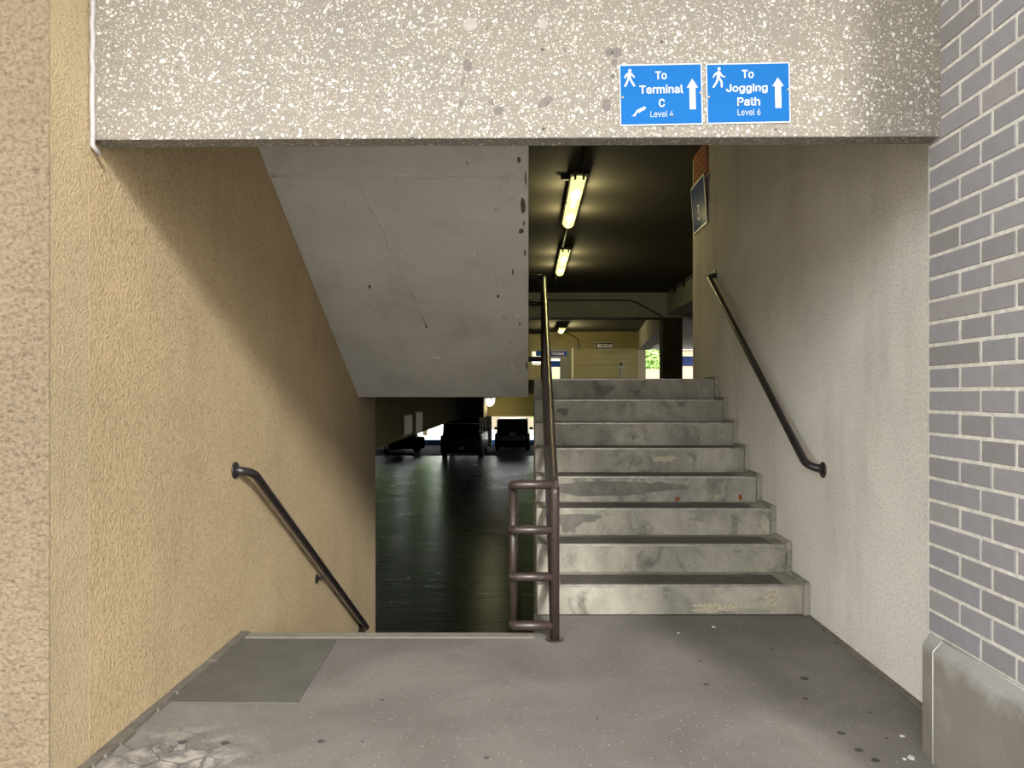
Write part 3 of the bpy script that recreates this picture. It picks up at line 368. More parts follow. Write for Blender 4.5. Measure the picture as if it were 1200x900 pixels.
 [5,9,6,9,7,6,9,10,7,10,11,7,11,8,7,14,16,15,14,17,16,13,17,14,13,18,17,12,18,13,12,19,18,11,19,12,11,20,19,8,37,11,37,36,11,36,35,11,35,20,11,35,34,20,34,21,20,34,33,21,33,22,21,32,22,33,31,22,32,31,23,22,30,23,31,8,38,37,29,23,30,8,0,38,28,23,29,28,24,23,8,1,0,5,8,9,5,1,8,5,2,1,27,24,28,5,3,2,27,25,24,26,25,27,5,4,3,43,45,44,43,46,45,42,40,39,42,41,40,43,47,46,70,47,43,70,48,47,70,49,48,57,59,58,70,50,49,70,51,50,56,59,57,55,59,56,54,59,55,70,52,51,53,59,54,52,59,53,70,59,52,69,59,70,68,59,69,67,59,68,66,59,67,66,60,59,66,61,60,65,61,66,65,62,61,65,63,62,65,64,63,132,134,133,132,135,134,131,135,132,131,136,135,130,136,131,130,137,136,129,137,130,129,138,137,129,139,138,128,139,129,128,140,139,127,140,128,127,141,140,126,141,127,126,142,141,125,142,126,125,143,142,124,116,125,116,115,125,115,114,125,114,143,125,113,143,114,112,143,113,124,117,116,111,143,112,111,144,143,110,144,111,124,118,117,109,144,110,124,119,118,108,144,109,124,120,119,107,144,108,124,121,120,107,145,144,124,122,121,106,145,107,123,122,124,105,145,106,104,145,105,103,102,104,102,145,104,101,145,102,100,145,101,100,169,145,169,146,145,99,169,100,98,169,99,97,169,98,96,169,97,95,169,96,94,169,95,93,169,94,92,169,93,91,169,92,90,169,91,89,169,90,88,169,89,87,169,88,86,169,87,85,169,86,85,170,169,168,146,169,85,171,170,85,172,171,85,173,172,85,174,173,85,175,174,85,176,175,84,176,85,84,177,176,84,178,177,84,179,178,84,180,179,84,181,180,167,146,168,84,182,181,84,183,182,84,184,183,166,146,167,84,185,184,83,185,84,83,186,185,83,187,186,165,146,166,83,188,187,164,146,165,83,189,188,82,189,83,82,190,189,163,146,164,82,191,190,162,146,163,82,192,191,82,193,192,161,150,162,150,146,162,81,193,82,81,194,193,160,150,161,81,155,194,81,156,155,159,150,160,81,157,156,158,150,159,81,158,157,81,150,158,80,150,81,79,148,80,148,150,80,148,151,150,149,146,150,79,153,148,153,147,148,151,149,148,151,146,149,152,146,151,78,153,79,153,146,152,78,154,153,147,146,153,77,154,78,77,71,154,76,71,77,76,72,71,75,72,76,75,73,72,74,73,75,196,218,197,218,238,197,238,198,197,238,199,198,238,200,199,238,201,200,238,202,201,238,203,202,238,204,203,238,237,204,237,236,204,236,205,204,218,195,238,235,205,236,234,205,235,233,205,234,232,205,233,232,206,205,231,206,232,230,206,231,230,207,206,229,207,230,228,207,229,227,207,228,227,208,207,226,208,227,225,208,226,225,209,208,224,209,225,223,209,224,223,210,209,222,210,223,221,210,222,220,210,221,219,210,220,196,217,218,195,219,218,195,216,219,216,210,219,216,211,210,216,212,211,216,213,212,216,214,213,216,215,214,196,216,217,196,195,216]),
'Level 4': ([678,-560,678,-355,857,1000,912,1000,737,-326,737,-339,1000,-339,1000,-560,887,-968,887,-499,887,-403,887,260,939,260,939,-968,439,-978,416,-968,397,-939,383,-890,372,-824,366,-741,364,-642,364,1000,417,1000,417,-587,418,-647,419,-694,423,-727,427,-750,435,-763,445,-768,450,-767,454,-766,457,-765,460,-763,463,-761,465,-758,475,-958,470,-963,464,-967,458,-972,452,-975,445,-977,153,-1000,123,-989,96,-958,72,-905,50,-833,33,-745,19,-640,8,-521,2,-389,0,-246,2,-101,8,32,18,153,32,259,49,349,70,422,93,476,119,508,148,519,165,515,183,501,200,479,216,447,232,404,246,351,259,286,270,210,279,122,285,22,289,-92,291,-218,291,-313,35,-313,35,-114,262,-114,238,-186,237,-93,233,-7,227,71,219,140,209,198,197,246,183,281,166,302,148,309,129,302,112,280,97,244,84,197,73,140,65,75,58,3,55,-73,53,-152,53,-281,55,-384,59,-476,66,-557,75,-627,87,-685,101,-731,117,-764,134,-783,154,-790,167,-787,178,-779,189,-764,200,-744,209,-718,217,-687,224,-650,230,-608,234,-560,285,-617,279,-690,271,-756,260,-816,246,-870,231,-914,214,-951,196,-978,175,-995,-225,-968,-350,499,-292,499,-222,-369,-215,-457,-209,-544,-204,-632,-198,-719,-193,-804,-188,-888,-206,-888,-201,-804,-195,-719,-190,-632,-185,-544,-178,-457,-172,-369,-102,499,-45,499,-170,-968,-530,-1000,-561,-989,-588,-958,-612,-905,-633,-833,-651,-745,-665,-640,-675,-521,-682,-389,-684,-246,-682,-101,-675,32,-665,153,-652,259,-634,349,-614,422,-590,476,-565,508,-536,519,-518,515,-501,501,-484,479,-467,447,-452,404,-438,351,-425,286,-414,210,-405,122,-398,22,-394,-92,-393,-218,-393,-313,-649,-313,-649,-114,-422,-114,-446,-186,-447,-93,-451,-7,-456,71,-464,140,-474,198,-487,246,-501,281,-518,302,-536,309,-555,302,-572,280,-587,244,-600,197,-611,140,-619,75,-625,3,-629,-73,-630,-152,-630,-281,-629,-384,-625,-476,-618,-557,-608,-627,-597,-685,-583,-731,-567,-764,-549,-783,-530,-790,-517,-787,-505,-779,-494,-764,-484,-744,-475,-718,-467,-687,-460,-650,-454,-608,-450,-560,-398,-617,-405,-690,-413,-756,-424,-816,-437,-870,-452,-914,-469,-951,-488,-978,-508,-995,-1000,-968,-1000,1000,-944,1000,-944,-748,-740,-748,-740,-968],
 [1,3,2,1,4,3,10,12,11,10,13,12,1,5,4,1,6,5,1,10,6,10,7,6,0,10,1,0,9,10,13,7,10,0,8,9,8,7,0,8,13,7,20,22,21,20,23,22,20,24,23,19,24,20,19,25,24,19,26,25,19,27,26,18,27,19,18,28,27,34,36,35,33,36,34,32,36,33,18,29,28,31,36,32,30,36,31,29,36,30,18,36,29,17,36,18,16,36,17,15,36,16,15,37,36,15,38,37,15,39,38,14,39,15,14,40,39,14,41,40,59,61,60,59,62,61,58,62,59,58,63,62,58,64,63,57,64,58,57,65,64,56,65,57,56,66,65,56,67,66,55,87,56,87,86,56,86,67,56,85,67,86,84,67,85,55,88,87,84,68,67,83,68,84,55,89,88,54,89,55,82,68,83,54,90,89,82,69,68,81,69,82,54,91,90,53,91,54,53,92,91,80,69,81,80,70,69,53,93,92,79,70,80,52,93,53,79,71,70,52,94,93,78,71,79,52,75,94,75,95,94,78,76,71,76,72,71,77,76,78,51,75,52,51,74,75,95,76,75,95,72,76,96,72,95,96,73,72,50,74,51,97,73,96,50,73,74,50,97,73,50,98,97,49,98,50,49,99,98,48,99,49,48,100,99,113,115,114,112,115,113,112,116,115,48,101,100,47,101,48,111,116,112,47,102,101,110,116,111,110,117,116,109,117,110,47,103,102,108,117,109,46,103,47,108,118,117,46,104,103,107,118,108,106,118,107,46,105,104,105,118,106,46,118,105,46,119,118,45,119,46,45,120,119,44,120,45,44,121,120,44,122,121,43,122,44,43,123,122,42,123,43,124,126,125,124,127,126,140,142,141,140,143,142,124,128,127,139,143,140,124,129,128,138,143,139,124,130,129,137,143,138,124,131,130,136,143,137,135,132,136,132,143,136,124,135,131,135,132,131,124,134,135,133,143,132,124,133,134,124,143,133,161,163,162,161,164,163,160,164,161,160,165,164,160,166,165,159,166,160,159,167,166,158,167,159,158,168,167,158,169,168,157,189,158,189,188,158,188,169,158,187,169,188,186,169,187,157,190,189,186,170,169,185,170,186,157,191,190,156,191,157,184,170,185,156,192,191,184,171,170,183,171,184,156,193,192,155,193,156,155,194,193,182,171,183,182,172,171,155,195,194,181,172,182,154,195,155,181,173,172,154,196,195,180,173,181,154,177,196,177,197,196,180,178,173,178,174,173,179,178,180,153,177,154,153,176,177,197,178,177,197,174,178,198,174,197,198,175,174,152,176,153,199,175,198,152,175,176,152,199,175,152,200,199,151,200,152,151,201,200,150,201,151,150,202,201,215,217,216,214,217,215,214,218,217,150,203,202,149,203,150,213,218,214,149,204,203,212,218,213,212,219,218,211,219,212,149,205,204,210,219,211,148,205,149,210,220,219,148,206,205,209,220,210,208,220,209,148,207,206,207,220,208,148,220,207,148,221,220,147,221,148,147,222,221,146,222,147,146,223,222,146,224,223,145,224,146,145,225,224,144,225,145,226,228,227,226,229,228,226,230,229,226,231,230]),
'Level 6': ([858,-995,832,-985,807,-958,785,-911,765,-849,749,-772,735,-680,725,-577,719,-464,717,-342,718,-246,723,-147,731,-44,743,70,759,201,781,349,881,1000,942,1000,793,42,788,42,792,78,798,112,805,145,813,174,822,199,832,219,842,235,854,244,866,247,892,239,915,214,936,172,955,115,971,44,983,-40,993,-137,998,-243,1000,-361,998,-479,992,-588,982,-688,968,-776,951,-851,931,-913,909,-958,885,-986,858,-781,875,-775,890,-756,904,-726,916,-685,926,-635,935,-576,941,-510,945,-438,946,-361,945,-281,941,-209,935,-143,926,-85,916,-36,904,5,890,34,875,52,858,58,842,52,827,35,813,5,800,-34,790,-83,781,-141,775,-206,771,-277,770,-355,771,-435,775,-508,781,-575,790,-635,800,-685,813,-726,827,-756,842,-775,454,-978,431,-968,412,-939,397,-890,387,-824,381,-741,379,-642,379,1000,432,1000,432,-587,433,-647,434,-694,438,-727,443,-750,450,-763,460,-768,465,-767,469,-766,472,-765,475,-763,478,-761,481,-758,490,-958,485,-963,480,-967,474,-972,467,-975,461,-977,166,-1000,135,-989,107,-958,83,-905,62,-833,44,-745,29,-640,19,-521,13,-389,11,-246,13,-101,19,32,29,153,43,259,60,349,81,422,105,476,131,508,160,519,178,515,195,501,213,479,229,447,245,404,259,351,272,286,283,210,292,122,299,22,303,-92,304,-218,304,-313,46,-313,46,-114,275,-114,251,-186,250,-93,246,-7,240,71,232,140,222,198,210,246,195,281,178,302,160,309,141,302,124,280,108,244,95,197,84,140,76,75,70,3,66,-73,65,-152,65,-281,66,-384,70,-476,77,-557,87,-627,99,-685,113,-731,129,-764,146,-783,166,-790,179,-787,191,-779,202,-764,212,-744,221,-718,230,-687,237,-650,243,-608,247,-560,299,-617,293,-690,284,-756,273,-816,260,-870,244,-914,227,-951,208,-978,188,-995,-217,-968,-343,499,-285,499,-214,-369,-207,-457,-201,-544,-195,-632,-190,-719,-185,-804,-179,-888,-198,-888,-192,-804,-187,-719,-181,-632,-176,-544,-170,-457,-163,-369,-93,499,-35,499,-161,-968,-525,-1000,-556,-989,-584,-958,-608,-905,-629,-833,-647,-745,-662,-640,-672,-521,-678,-389,-680,-246,-678,-101,-672,32,-662,153,-648,259,-630,349,-610,422,-586,476,-560,508,-531,519,-513,515,-496,501,-478,479,-462,447,-446,404,-432,351,-419,286,-408,210,-399,122,-392,22,-388,-92,-387,-218,-387,-313,-645,-313,-645,-114,-416,-114,-440,-186,-441,-93,-445,-7,-451,71,-459,140,-469,198,-481,246,-496,281,-512,302,-531,309,-550,302,-567,280,-583,244,-596,197,-606,140,-615,75,-621,3,-625,-73,-626,-152,-626,-281,-625,-384,-621,-476,-614,-557,-604,-627,-592,-685,-578,-731,-562,-764,-545,-783,-525,-790,-512,-787,-500,-779,-489,-764,-479,-744,-470,-718,-461,-687,-454,-650,-448,-608,-444,-560,-392,-617,-398,-690,-407,-756,-418,-816,-431,-870,-447,-914,-464,-951,-483,-978,-503,-995,-1000,-968,-1000,1000,-944,1000,-944,-748,-738,-748,-738,-968],
 [15,17,16,15,23,17,23,18,17,14,23,15,27,29,28,26,29,27,26,30,29,25,30,26,24,30,25,24,31,30,13,23,14,23,31,24,13,22,23,18,31,23,18,32,31,13,21,22,18,64,32,64,33,32,13,20,21,13,19,20,12,19,13,18,65,64,63,33,64,18,66,65,62,33,63,62,34,33,12,18,19,12,66,18,12,67,66,61,34,62,12,68,67,60,34,61,12,69,68,59,34,60,59,35,34,11,69,12,11,70,69,58,35,59,58,36,35,11,71,70,57,36,58,10,71,11,10,72,71,56,36,57,56,37,36,9,72,10,9,73,72,55,37,56,8,73,9,8,74,73,54,37,55,54,38,37,8,75,74,53,38,54,7,75,8,53,39,38,7,76,75,52,39,53,7,77,76,51,39,52,6,77,7,51,40,39,6,78,77,50,40,51,5,78,6,5,79,78,49,40,50,49,41,40,5,80,79,48,41,49,5,81,80,47,41,48,4,81,5,4,46,81,46,41,47,46,42,41,4,42,46,3,42,4,3,43,42,2,43,3,2,44,43,1,44,2,1,45,44,0,45,1,88,90,89,88,91,90,88,92,91,87,92,88,87,93,92,87,94,93,87,95,94,86,95,87,86,96,95,102,104,103,101,104,102,100,104,101,86,97,96,99,104,100,98,104,99,97,104,98,86,104,97,85,104,86,84,104,85,83,104,84,83,105,104,83,106,105,83,107,106,82,107,83,82,108,107,82,109,108,127,129,128,127,130,129,126,130,127,126,131,130,126,132,131,125,132,126,125,133,132,124,133,125,124,134,133,124,135,134,123,155,124,155,154,124,154,135,124,153,135,154,152,135,153,123,156,155,152,136,135,151,136,152,123,157,156,122,157,123,150,136,151,122,158,157,150,137,136,149,137,150,122,159,158,121,159,122,121,160,159,148,137,149,148,138,137,121,161,160,147,138,148,120,161,121,147,139,138,120,162,161,146,139,147,120,143,162,143,163,162,146,144,139,144,140,139,145,144,146,119,143,120,119,142,143,163,144,143,163,140,144,164,140,163,164,141,140,118,142,119,165,141,164,118,141,142,118,165,141,118,166,165,117,166,118,117,167,166,116,167,117,116,168,167,181,183,182,180,183,181,180,184,183,116,169,168,115,169,116,179,184,180,115,170,169,178,184,179,178,185,184,177,185,178,115,171,170,176,185,177,114,171,115,176,186,185,114,172,171,175,186,176,174,186,175,114,173,172,173,186,174,114,186,173,114,187,186,113,187,114,113,188,187,112,188,113,112,189,188,112,190,189,111,190,112,111,191,190,110,191,111,192,194,193,192,195,194,208,210,209,208,211,210,192,196,195,207,211,208,192,197,196,206,211,207,192,198,197,205,211,206,192,199,198,204,211,205,203,200,204,200,211,204,192,203,199,203,200,199,192,202,203,201,211,200,192,201,202,192,211,201,229,231,230,229,232,231,228,232,229,228,233,232,228,234,233,227,234,228,227,235,234,226,235,227,226,236,235,226,237,236,225,257,226,257,256,226,256,237,226,255,237,256,254,237,255,225,258,257,254,238,237,253,238,254,225,259,258,224,259,225,252,238,253,224,260,259,252,239,238,251,239,252,224,261,260,223,261,224,223,262,261,250,239,251,250,240,239,223,263,262,249,240,250,222,263,223,249,241,240,222,264,263,248,241,249,222,245,264,245,265,264,248,246,241,246,242,241,247,246,248,221,245,222,221,244,245,265,246,245,265,242,246,266,242,265,266,243,242,220,244,221,267,243,266,220,243,244,220,267,243,220,268,267,219,268,220,219,269,268,218,269,219,218,270,269,283,285,284,282,285,283,282,286,285,218,271,270,217,271,218,281,286,282,217,272,271,280,286,281,280,287,286,279,287,280,217,273,272,278,287,279,216,273,217,278,288,287,216,274,273,277,288,278,276,288,277,216,275,274,275,288,276,216,288,275,216,289,288,215,289,216,215,290,289,214,290,215,214,291,290,214,292,291,213,292,214,213,293,292,212,293,213,294,296,295,294,297,296,294,298,297,294,299,298]),
'3': ([-3,-1000,-175,-993,-338,-971,-491,-936,-629,-887,-748,-825,-848,-751,-926,-665,-976,-569,-1000,-462,-625,-462,-608,-527,-575,-585,-526,-636,-463,-680,-389,-716,-304,-744,-209,-764,-108,-776,1,-780,117,-775,225,-761,325,-738,414,-705,489,-664,551,-613,597,-554,625,-487,634,-412,626,-342,601,-275,559,-213,499,-156,421,-108,323,-68,204,-37,64,-19,-99,-13,-353,-13,-353,187,398,766,398,780,-851,780,-851,1000,883,1000,883,813,-40,106,-40,147,165,151,350,135,515,97,658,41,778,-28,874,-111,944,-204,986,-304,1000,-412,986,-522,943,-624,871,-717,774,-799,656,-869,517,-925,359,-967,186,-992],
 [42,44,43,42,45,44,42,41,45,41,40,45,40,46,45,39,47,40,47,46,40,38,47,39,47,49,48,38,49,47,38,50,49,38,51,50,38,37,51,37,52,51,36,52,37,35,52,36,35,53,52,34,53,35,33,53,34,32,53,33,32,54,53,31,54,32,31,55,54,30,55,31,29,55,30,29,56,55,28,56,29,27,56,28,27,57,56,8,10,9,8,11,10,26,57,27,26,58,57,8,12,11,25,58,26,7,12,8,7,13,12,24,58,25,24,59,58,7,14,13,23,59,24,6,14,7,6,15,14,22,59,23,6,16,15,22,60,59,21,60,22,6,17,16,5,17,6,20,60,21,5,18,17,19,60,20,5,19,18,5,60,19,5,61,60,4,61,5,4,62,61,3,62,4,3,63,62,2,63,3,2,64,63,1,64,2,1,0,64]),
'ONE WAY': ([877,-975,814,-975,814,-184,690,975,764,975,829,357,836,293,842,229,848,167,853,100,859,25,872,-156,820,-156,832,26,838,103,844,170,850,232,856,294,862,357,926,975,1000,975,877,-184,472,-975,404,-975,525,975,587,975,710,-975,642,-975,574,148,570,220,565,303,560,397,554,506,548,632,536,867,576,867,565,631,558,503,552,393,547,299,542,217,539,148,624,-269,490,-269,490,-328,624,-328,145,-975,80,-975,-10,975,55,975,106,-190,109,-250,111,-310,114,-371,116,-433,118,-495,121,-557,123,-621,125,-686,130,-835,96,-835,101,-685,103,-621,105,-557,107,-495,110,-432,112,-371,115,-310,117,-249,120,-190,172,975,235,975,287,-189,290,-249,293,-310,295,-371,297,-432,300,-494,302,-557,305,-620,307,-685,312,-835,277,-835,282,-685,284,-621,286,-557,288,-495,291,-432,293,-371,296,-310,298,-250,301,-190,352,975,417,975,326,-975,262,-975,207,226,203,304,200,386,197,473,194,565,190,665,185,855,222,855,216,670,214,574,211,485,207,398,204,312,200,226,-132,-975,-348,-975,-348,975,-134,975,-134,631,-284,631,-284,183,-144,183,-144,-162,-284,-162,-284,-631,-132,-631,-601,-975,-665,-975,-665,975,-600,975,-471,-217,-467,-249,-463,-288,-459,-333,-454,-382,-449,-434,-444,-491,-438,-551,-433,-614,-420,-765,-454,-795,-457,-654,-458,-588,-458,-523,-459,-461,-459,-402,-459,-347,-459,-296,-459,-251,-459,-211,-459,975,-396,975,-396,-975,-461,-975,-577,90,-582,136,-587,185,-592,235,-597,289,-603,349,-610,415,-617,489,-625,573,-643,758,-605,791,-604,625,-603,542,-603,463,-602,390,-602,324,-602,264,-601,211,-601,166,-601,130,-773,-876,-797,-945,-823,-986,-850,-1000,-878,-986,-904,-945,-928,-876,-949,-782,-966,-665,-981,-527,-992,-368,-998,-193,-1000,-1,-998,191,-992,367,-981,525,-966,664,-949,781,-928,876,-904,945,-878,986,-850,1000,-823,986,-797,945,-773,876,-752,781,-735,664,-720,525,-710,366,-703,191,-701,-1,-703,-192,-710,-368,-720,-526,-735,-665,-752,-782,-894,-573,-881,-613,-866,-637,-850,-645,-835,-637,-820,-613,-807,-574,-795,-519,-785,-449,-776,-361,-769,-258,-765,-138,-764,-1,-765,137,-769,258,-776,361,-785,449,-795,519,-807,574,-820,613,-835,637,-850,645,-866,637,-881,613,-894,573,-906,518,-917,447,-925,360,-932,257,-936,136,-937,-1,-936,-138,-932,-258,-925,-361,-917,-448,-906,-518],
 [2,4,3,2,5,4,18,20,19,18,21,20,2,6,5,17,21,18,16,21,17,2,7,6,15,8,16,8,9,16,9,21,16,2,15,7,15,8,7,2,14,15,2,13,14,10,21,9,2,12,13,11,21,10,2,11,12,2,21,11,1,21,2,1,0,21,23,34,24,34,25,24,34,35,25,35,26,25,23,33,34,36,26,35,23,32,33,37,26,36,23,38,32,38,31,32,38,31,37,31,26,37,30,26,31,23,39,38,29,26,30,23,40,39,28,26,29,23,41,40,23,43,41,43,44,41,44,22,41,27,45,28,45,42,28,42,26,28,23,44,43,44,42,43,44,45,42,45,26,42,23,22,44,27,26,45,47,49,48,47,50,49,69,102,70,102,71,70,102,103,71,103,72,71,91,93,92,91,94,93,69,101,102,104,72,103,105,72,104,69,100,101,106,72,105,69,99,100,107,72,106,69,98,99,108,72,107,69,97,98,109,96,108,96,72,108,69,109,97,109,96,97,95,72,96,69,46,109,95,73,72,68,46,69,47,51,50,90,94,91,95,74,73,67,46,68,47,52,51,89,94,90,95,88,74,88,75,74,66,53,67,53,46,67,88,75,89,75,94,89,47,66,52,66,53,52,47,65,66,95,87,88,76,94,75,54,46,53,47,64,65,95,86,87,77,94,76,55,46,54,78,94,77,47,63,64,95,85,86,56,46,55,79,94,78,47,62,63,95,84,85,57,46,56,80,94,79,47,61,62,95,83,84,58,46,57,81,94,80,47,60,61,95,82,83,59,46,58,47,59,60,47,46,59,95,81,82,95,94,81,111,115,112,115,113,112,115,114,113,111,116,115,111,119,116,119,117,116,119,118,117,111,120,119,111,121,120,111,110,121,123,159,124,159,125,124,159,160,125,160,126,125,145,147,146,145,148,147,161,126,160,123,158,159,162,126,161,123,157,158,163,126,162,123,156,157,164,126,163,123,155,156,165,126,164,123,165,155,165,154,155,123,166,165,154,126,165,153,126,154,123,167,166,152,126,153,123,168,167,151,126,152,123,169,168,150,126,151,123,122,169,149,126,150,144,148,145,149,127,126,149,128,127,143,148,144,149,142,128,142,129,128,142,129,143,129,130,143,130,148,143,149,141,142,131,148,130,149,140,141,132,148,131,149,139,140,133,148,132,149,138,139,134,148,133,149,137,138,135,148,134,149,136,137,136,148,135,149,148,136,190,192,191,189,192,190,189,193,192,188,193,189,188,194,193,187,194,188,187,195,194,186,195,187,186,196,195,185,228,186,228,227,186,227,196,186,227,226,196,226,197,196,225,197,226,185,229,228,224,197,225,185,230,229,223,197,224,185,231,230,184,231,185,223,198,197,222,198,223,184,232,231,221,198,222,184,233,232,183,233,184,221,199,198,220,199,221,183,234,233,219,199,220,183,235,234,182,235,183,219,200,199,218,200,219,182,236,235,217,200,218,182,237,236,217,201,200,181,237,182,181,238,237,216,201,217,216,202,201,180,238,181,180,239,238,215,202,216,180,240,239,214,202,215,214,203,202,179,240,180,179,241,240,213,203,214,179,206,241,212,203,213,212,204,203,178,206,179,178,207,206,211,204,212,178,208,207,210,204,211,178,209,208,209,204,210,178,204,209,178,205,204,177,205,178,177,170,205,176,170,177,176,171,170,175,171,176,174,171,175,174,172,171,173,172,174]),
}

XL, XR, XM = -1.606, 1.70, 0.055       # stairwell side walls, left edge of the rising flight
YB = 2.81                              # front of the concrete beam
RISE, RUN, Y1 = .1842, .3166, 4.654
ZU = 8*RISE; ZL = -1.474               # upper and lower garage floors

# ------------------------------------------------------------------ outside: street, unseen deck, pier and building shaping the light
bm = bm_new(); box(bm, -14, 1.9, -2.5, 2.57, -.15, 0); box(bm, XL-.3, XR+.3, 2.57, 4.22, -.15, 0); box(bm, XM-.02, XR+.3, 4.22, Y1+.05, -.15, 0)
floor = struct('floor', bm, M['floor'])
bm = bm_new(); box(bm, -14, 10, -3.3, YB+.6, 5.6, 6.2); box(bm, 5.0, 5.5, -2.5, 2.6, 0, 5.6)  # unseen: deck edge cuts the sky, pier added to block side light
struct('deck_and_light_block', bm, M['deck'])
bm = bm_new(); box(bm, 1.9, 12, -2.5, .3, -.15, 0); box(bm, -60, 60, -60, -2.5, -.16, -.01); struct('ground', bm, M['ground'])  # unseen street ground, kept pale to bounce light up into the stairwell
bm = bm_new(); box(bm, -45, 45, -30, -24, -.01, 4.6)  # unseen building, added to cut off the sky near the horizon
tag(obj('sky_block_building', bm, M['deck']), 'unseen low building added behind the viewpoint to block the low sky', 'building')

# landing lip along the head of the falling flight
obj('landing_lip', bx(XL, XM-.02, 4.22, 4.31, -.15, .004), M['lip'], floor, .006)
# repair patch, base strips, gum, specks
bm = bm_new(); prism(bm, [(-1.575, 4.20), (-1.04, 4.18), (-1.0, 3.33), (-1.575, 3.34)], 'z', -.01, .004)
obj('repair_patch', bm, M['patch'], floor)
bm = bm_new()
y = 2.57
while y < 4.3:
    d = random.uniform(.07, .13); wd = .045+random.uniform(-.008, .01)
    prism(bm, [(XL-.01, y), (XL+wd, y), (XL+wd+random.uniform(-.006, .006), min(y+d, 4.3)), (XL-.01, min(y+d, 4.3))], 'z', -.01, .012+random.uniform(0, .004)); y += d
obj('edge_strip', bm, M['skirt'], floor)
bm = bm_new()
y = 2.95
while y < 4.64:
    d = random.uniform(.08, .16); wd = .028+random.uniform(-.006, .006)
    prism(bm, [(XR+.01, y), (XR-wd, y), (XR-wd, min(y+d, 4.64)), (XR+.01, min(y+d, 4.64))], 'z', -.01, .010); y += d
obj('edge_strip', bm, M['skirt'], floor)
for px, py, r in ((942,795,12),(944,819,7),(985,859,11),(1007,879,12),(1026,891,12),(1020,835,5),(1039,865,5),(828,802,8),(820,775,4),(376,869,10),(375,776,8),
        (448,820,5),(570,888,7),(425,869,4),(214,870,12),(264,871,11),(979,753,5),(700,842,4),(905,760,4)):
    if r == 0: continue
    Y = CAM_Z*900/(py-461); X = (px-619)*Y/900
    if Y > 2.4:
        bm = bm_new(); blob(bm, (X, Y, 0), r*.42*Y/900, r*.46*Y/900, 'z', .0015, 10, random.uniform(0, 3), .2)
        obj('gum_spot', bm, M['gum'], floor)
for px, py, r in ((1057,863,5),(1068,888,8),(836,735,4),(1060,890,4),(795,742,3)):
    Y = CAM_Z*900/(py-461); X = (px-619)*Y/900
    bm = bm_new(); blob(bm, (X, Y, 0), r*.5*Y/900, r*.5*Y/900*1.3, 'z', .003, 8, random.uniform(0, 3), .3)
    obj('pale_speck', bm, M['pale'], floor)

# ------------------------------------------------------------------ stairwell walls, column, beam
bm = bm_new(); box(bm, XL-.3, XL, YB, 8.07, -1.7, 3.75); struct('wall_left', bm, M['left'])
bm = bm_new(); box(bm, XR, XR+.25, YB+.09, 7.93, -1.7, 3.75); wall_right = struct('wall_right', bm, M['right'])
bm = bm_new(); fs = box(bm, -4.5, XL, 2.57, YB, 0, 5.6)
for f in fs: f.material_index = 0
bmesh.ops.recalc_face_normals(bm, faces=bm.faces[:])
for f in fs:
    if f.normal.x > .9: f.material_index = 1
colm = struct('column', bm, [M['coarse'], M['reveal']], None, .004)
# coarse roughcast skin near the corner, real relief
NX, NZ, W0, Z1 = 120, 820, -2.08, 3.28
vs_, fs2 = [], []
for j in range(NZ+1):
    for i in range(NX+1):
        x = W0+(XL+.004-W0)*i/NX; z = Z1*j/NZ; p = Vector((x*70, 3.1, z*70))
        h = mn.noise(p)*.5+mn.noise(p*.45+Vector((7, 0, 3)))*.6
        e = min(1, (NX-i)/5)
        vs_.append((x, 2.57-.001-max(0, .55+h)*.0075*(.35+.65*e), z))
for j in range(NZ):
    for i in range(NX):
        a = j*(NX+1)+i; fs2.append((a, a+1, a+NX+2, a+NX+1))
me = bpy.data.meshes.new('roughcast'); me.from_pydata(vs_, [], fs2); me.materials.append(M['coarse'])
for p in me.polygons: p.use_smooth = True
obj('roughcast', None, None, colm, mesh=me)['kind'] = 'stuff'

tilt = math.radians(-.24)
bm = bm_new(); box(bm, -1.606, 1.60, 0, .09, 0, 3.3)
beam = struct('beam', bm, M['agg'], None, .004); beam.location = (0, YB, 2.279); beam.rotation_euler = (0, tilt, 0)
def on_beam(px, py):   # a spot on the beam's face, in the beam's own frame
    X = (px-619)*YB/900; Z = CAM_Z+(461-py)*YB/900
    return X, Z-2.279-math.sin(-tilt)*X
for x, y_, a, b_, rot, mk in ((222,262,25,35,0,'smear'),(198,345,9,30,-.3,'smear'),(188,470,11,20,0,'smear'),(350,462,14,18,.4,'smear'),(388,508,29,23,.2,'smear'),
        (640,458,50,22,.6,'smear'),(988,188,20,24,0,'smear'),(1030,195,27,29,0,'smear'),(1017,245,14,18,-.4,'smear'),(975,475,25,36,0,'smear'),(748,177,9,13,0,'smear'),
        (240,40,38,36,0,'lsmear'),(632,38,30,26,0,'lsmear')):
    X, Z = on_beam(500+x/4.615, 20+y_/4.615); s = YB/900/4.615
    bm = bm_new(); blob(bm, (X, 0, Z), a*s, b_*s, 'y', .0012, 14, rot, .14); obj('mortar_smear', bm, M[mk], beam)
for px, py in ((636,58),(718,89),(776,49),(777,150),(909,152),(483,162),(637,151)):
    X, Z = on_beam(px, py); bm = bm_new(); disc(bm, (X, .001, Z), (0, -1, 0), .0055, .002, 8); obj('anchor_hole', bm, M['blk'], beam)
bm = bm_new(); pts = []
for i in range(26):
    z = -.02+i*.04; pts.append((-1.606+.016+random.uniform(-.003, .003), -.004, z))
tube(bm, [(-1.58, .02, -.045)]+pts, .0095, 8); obj('sealant_bead', bm, M['seal'], beam)

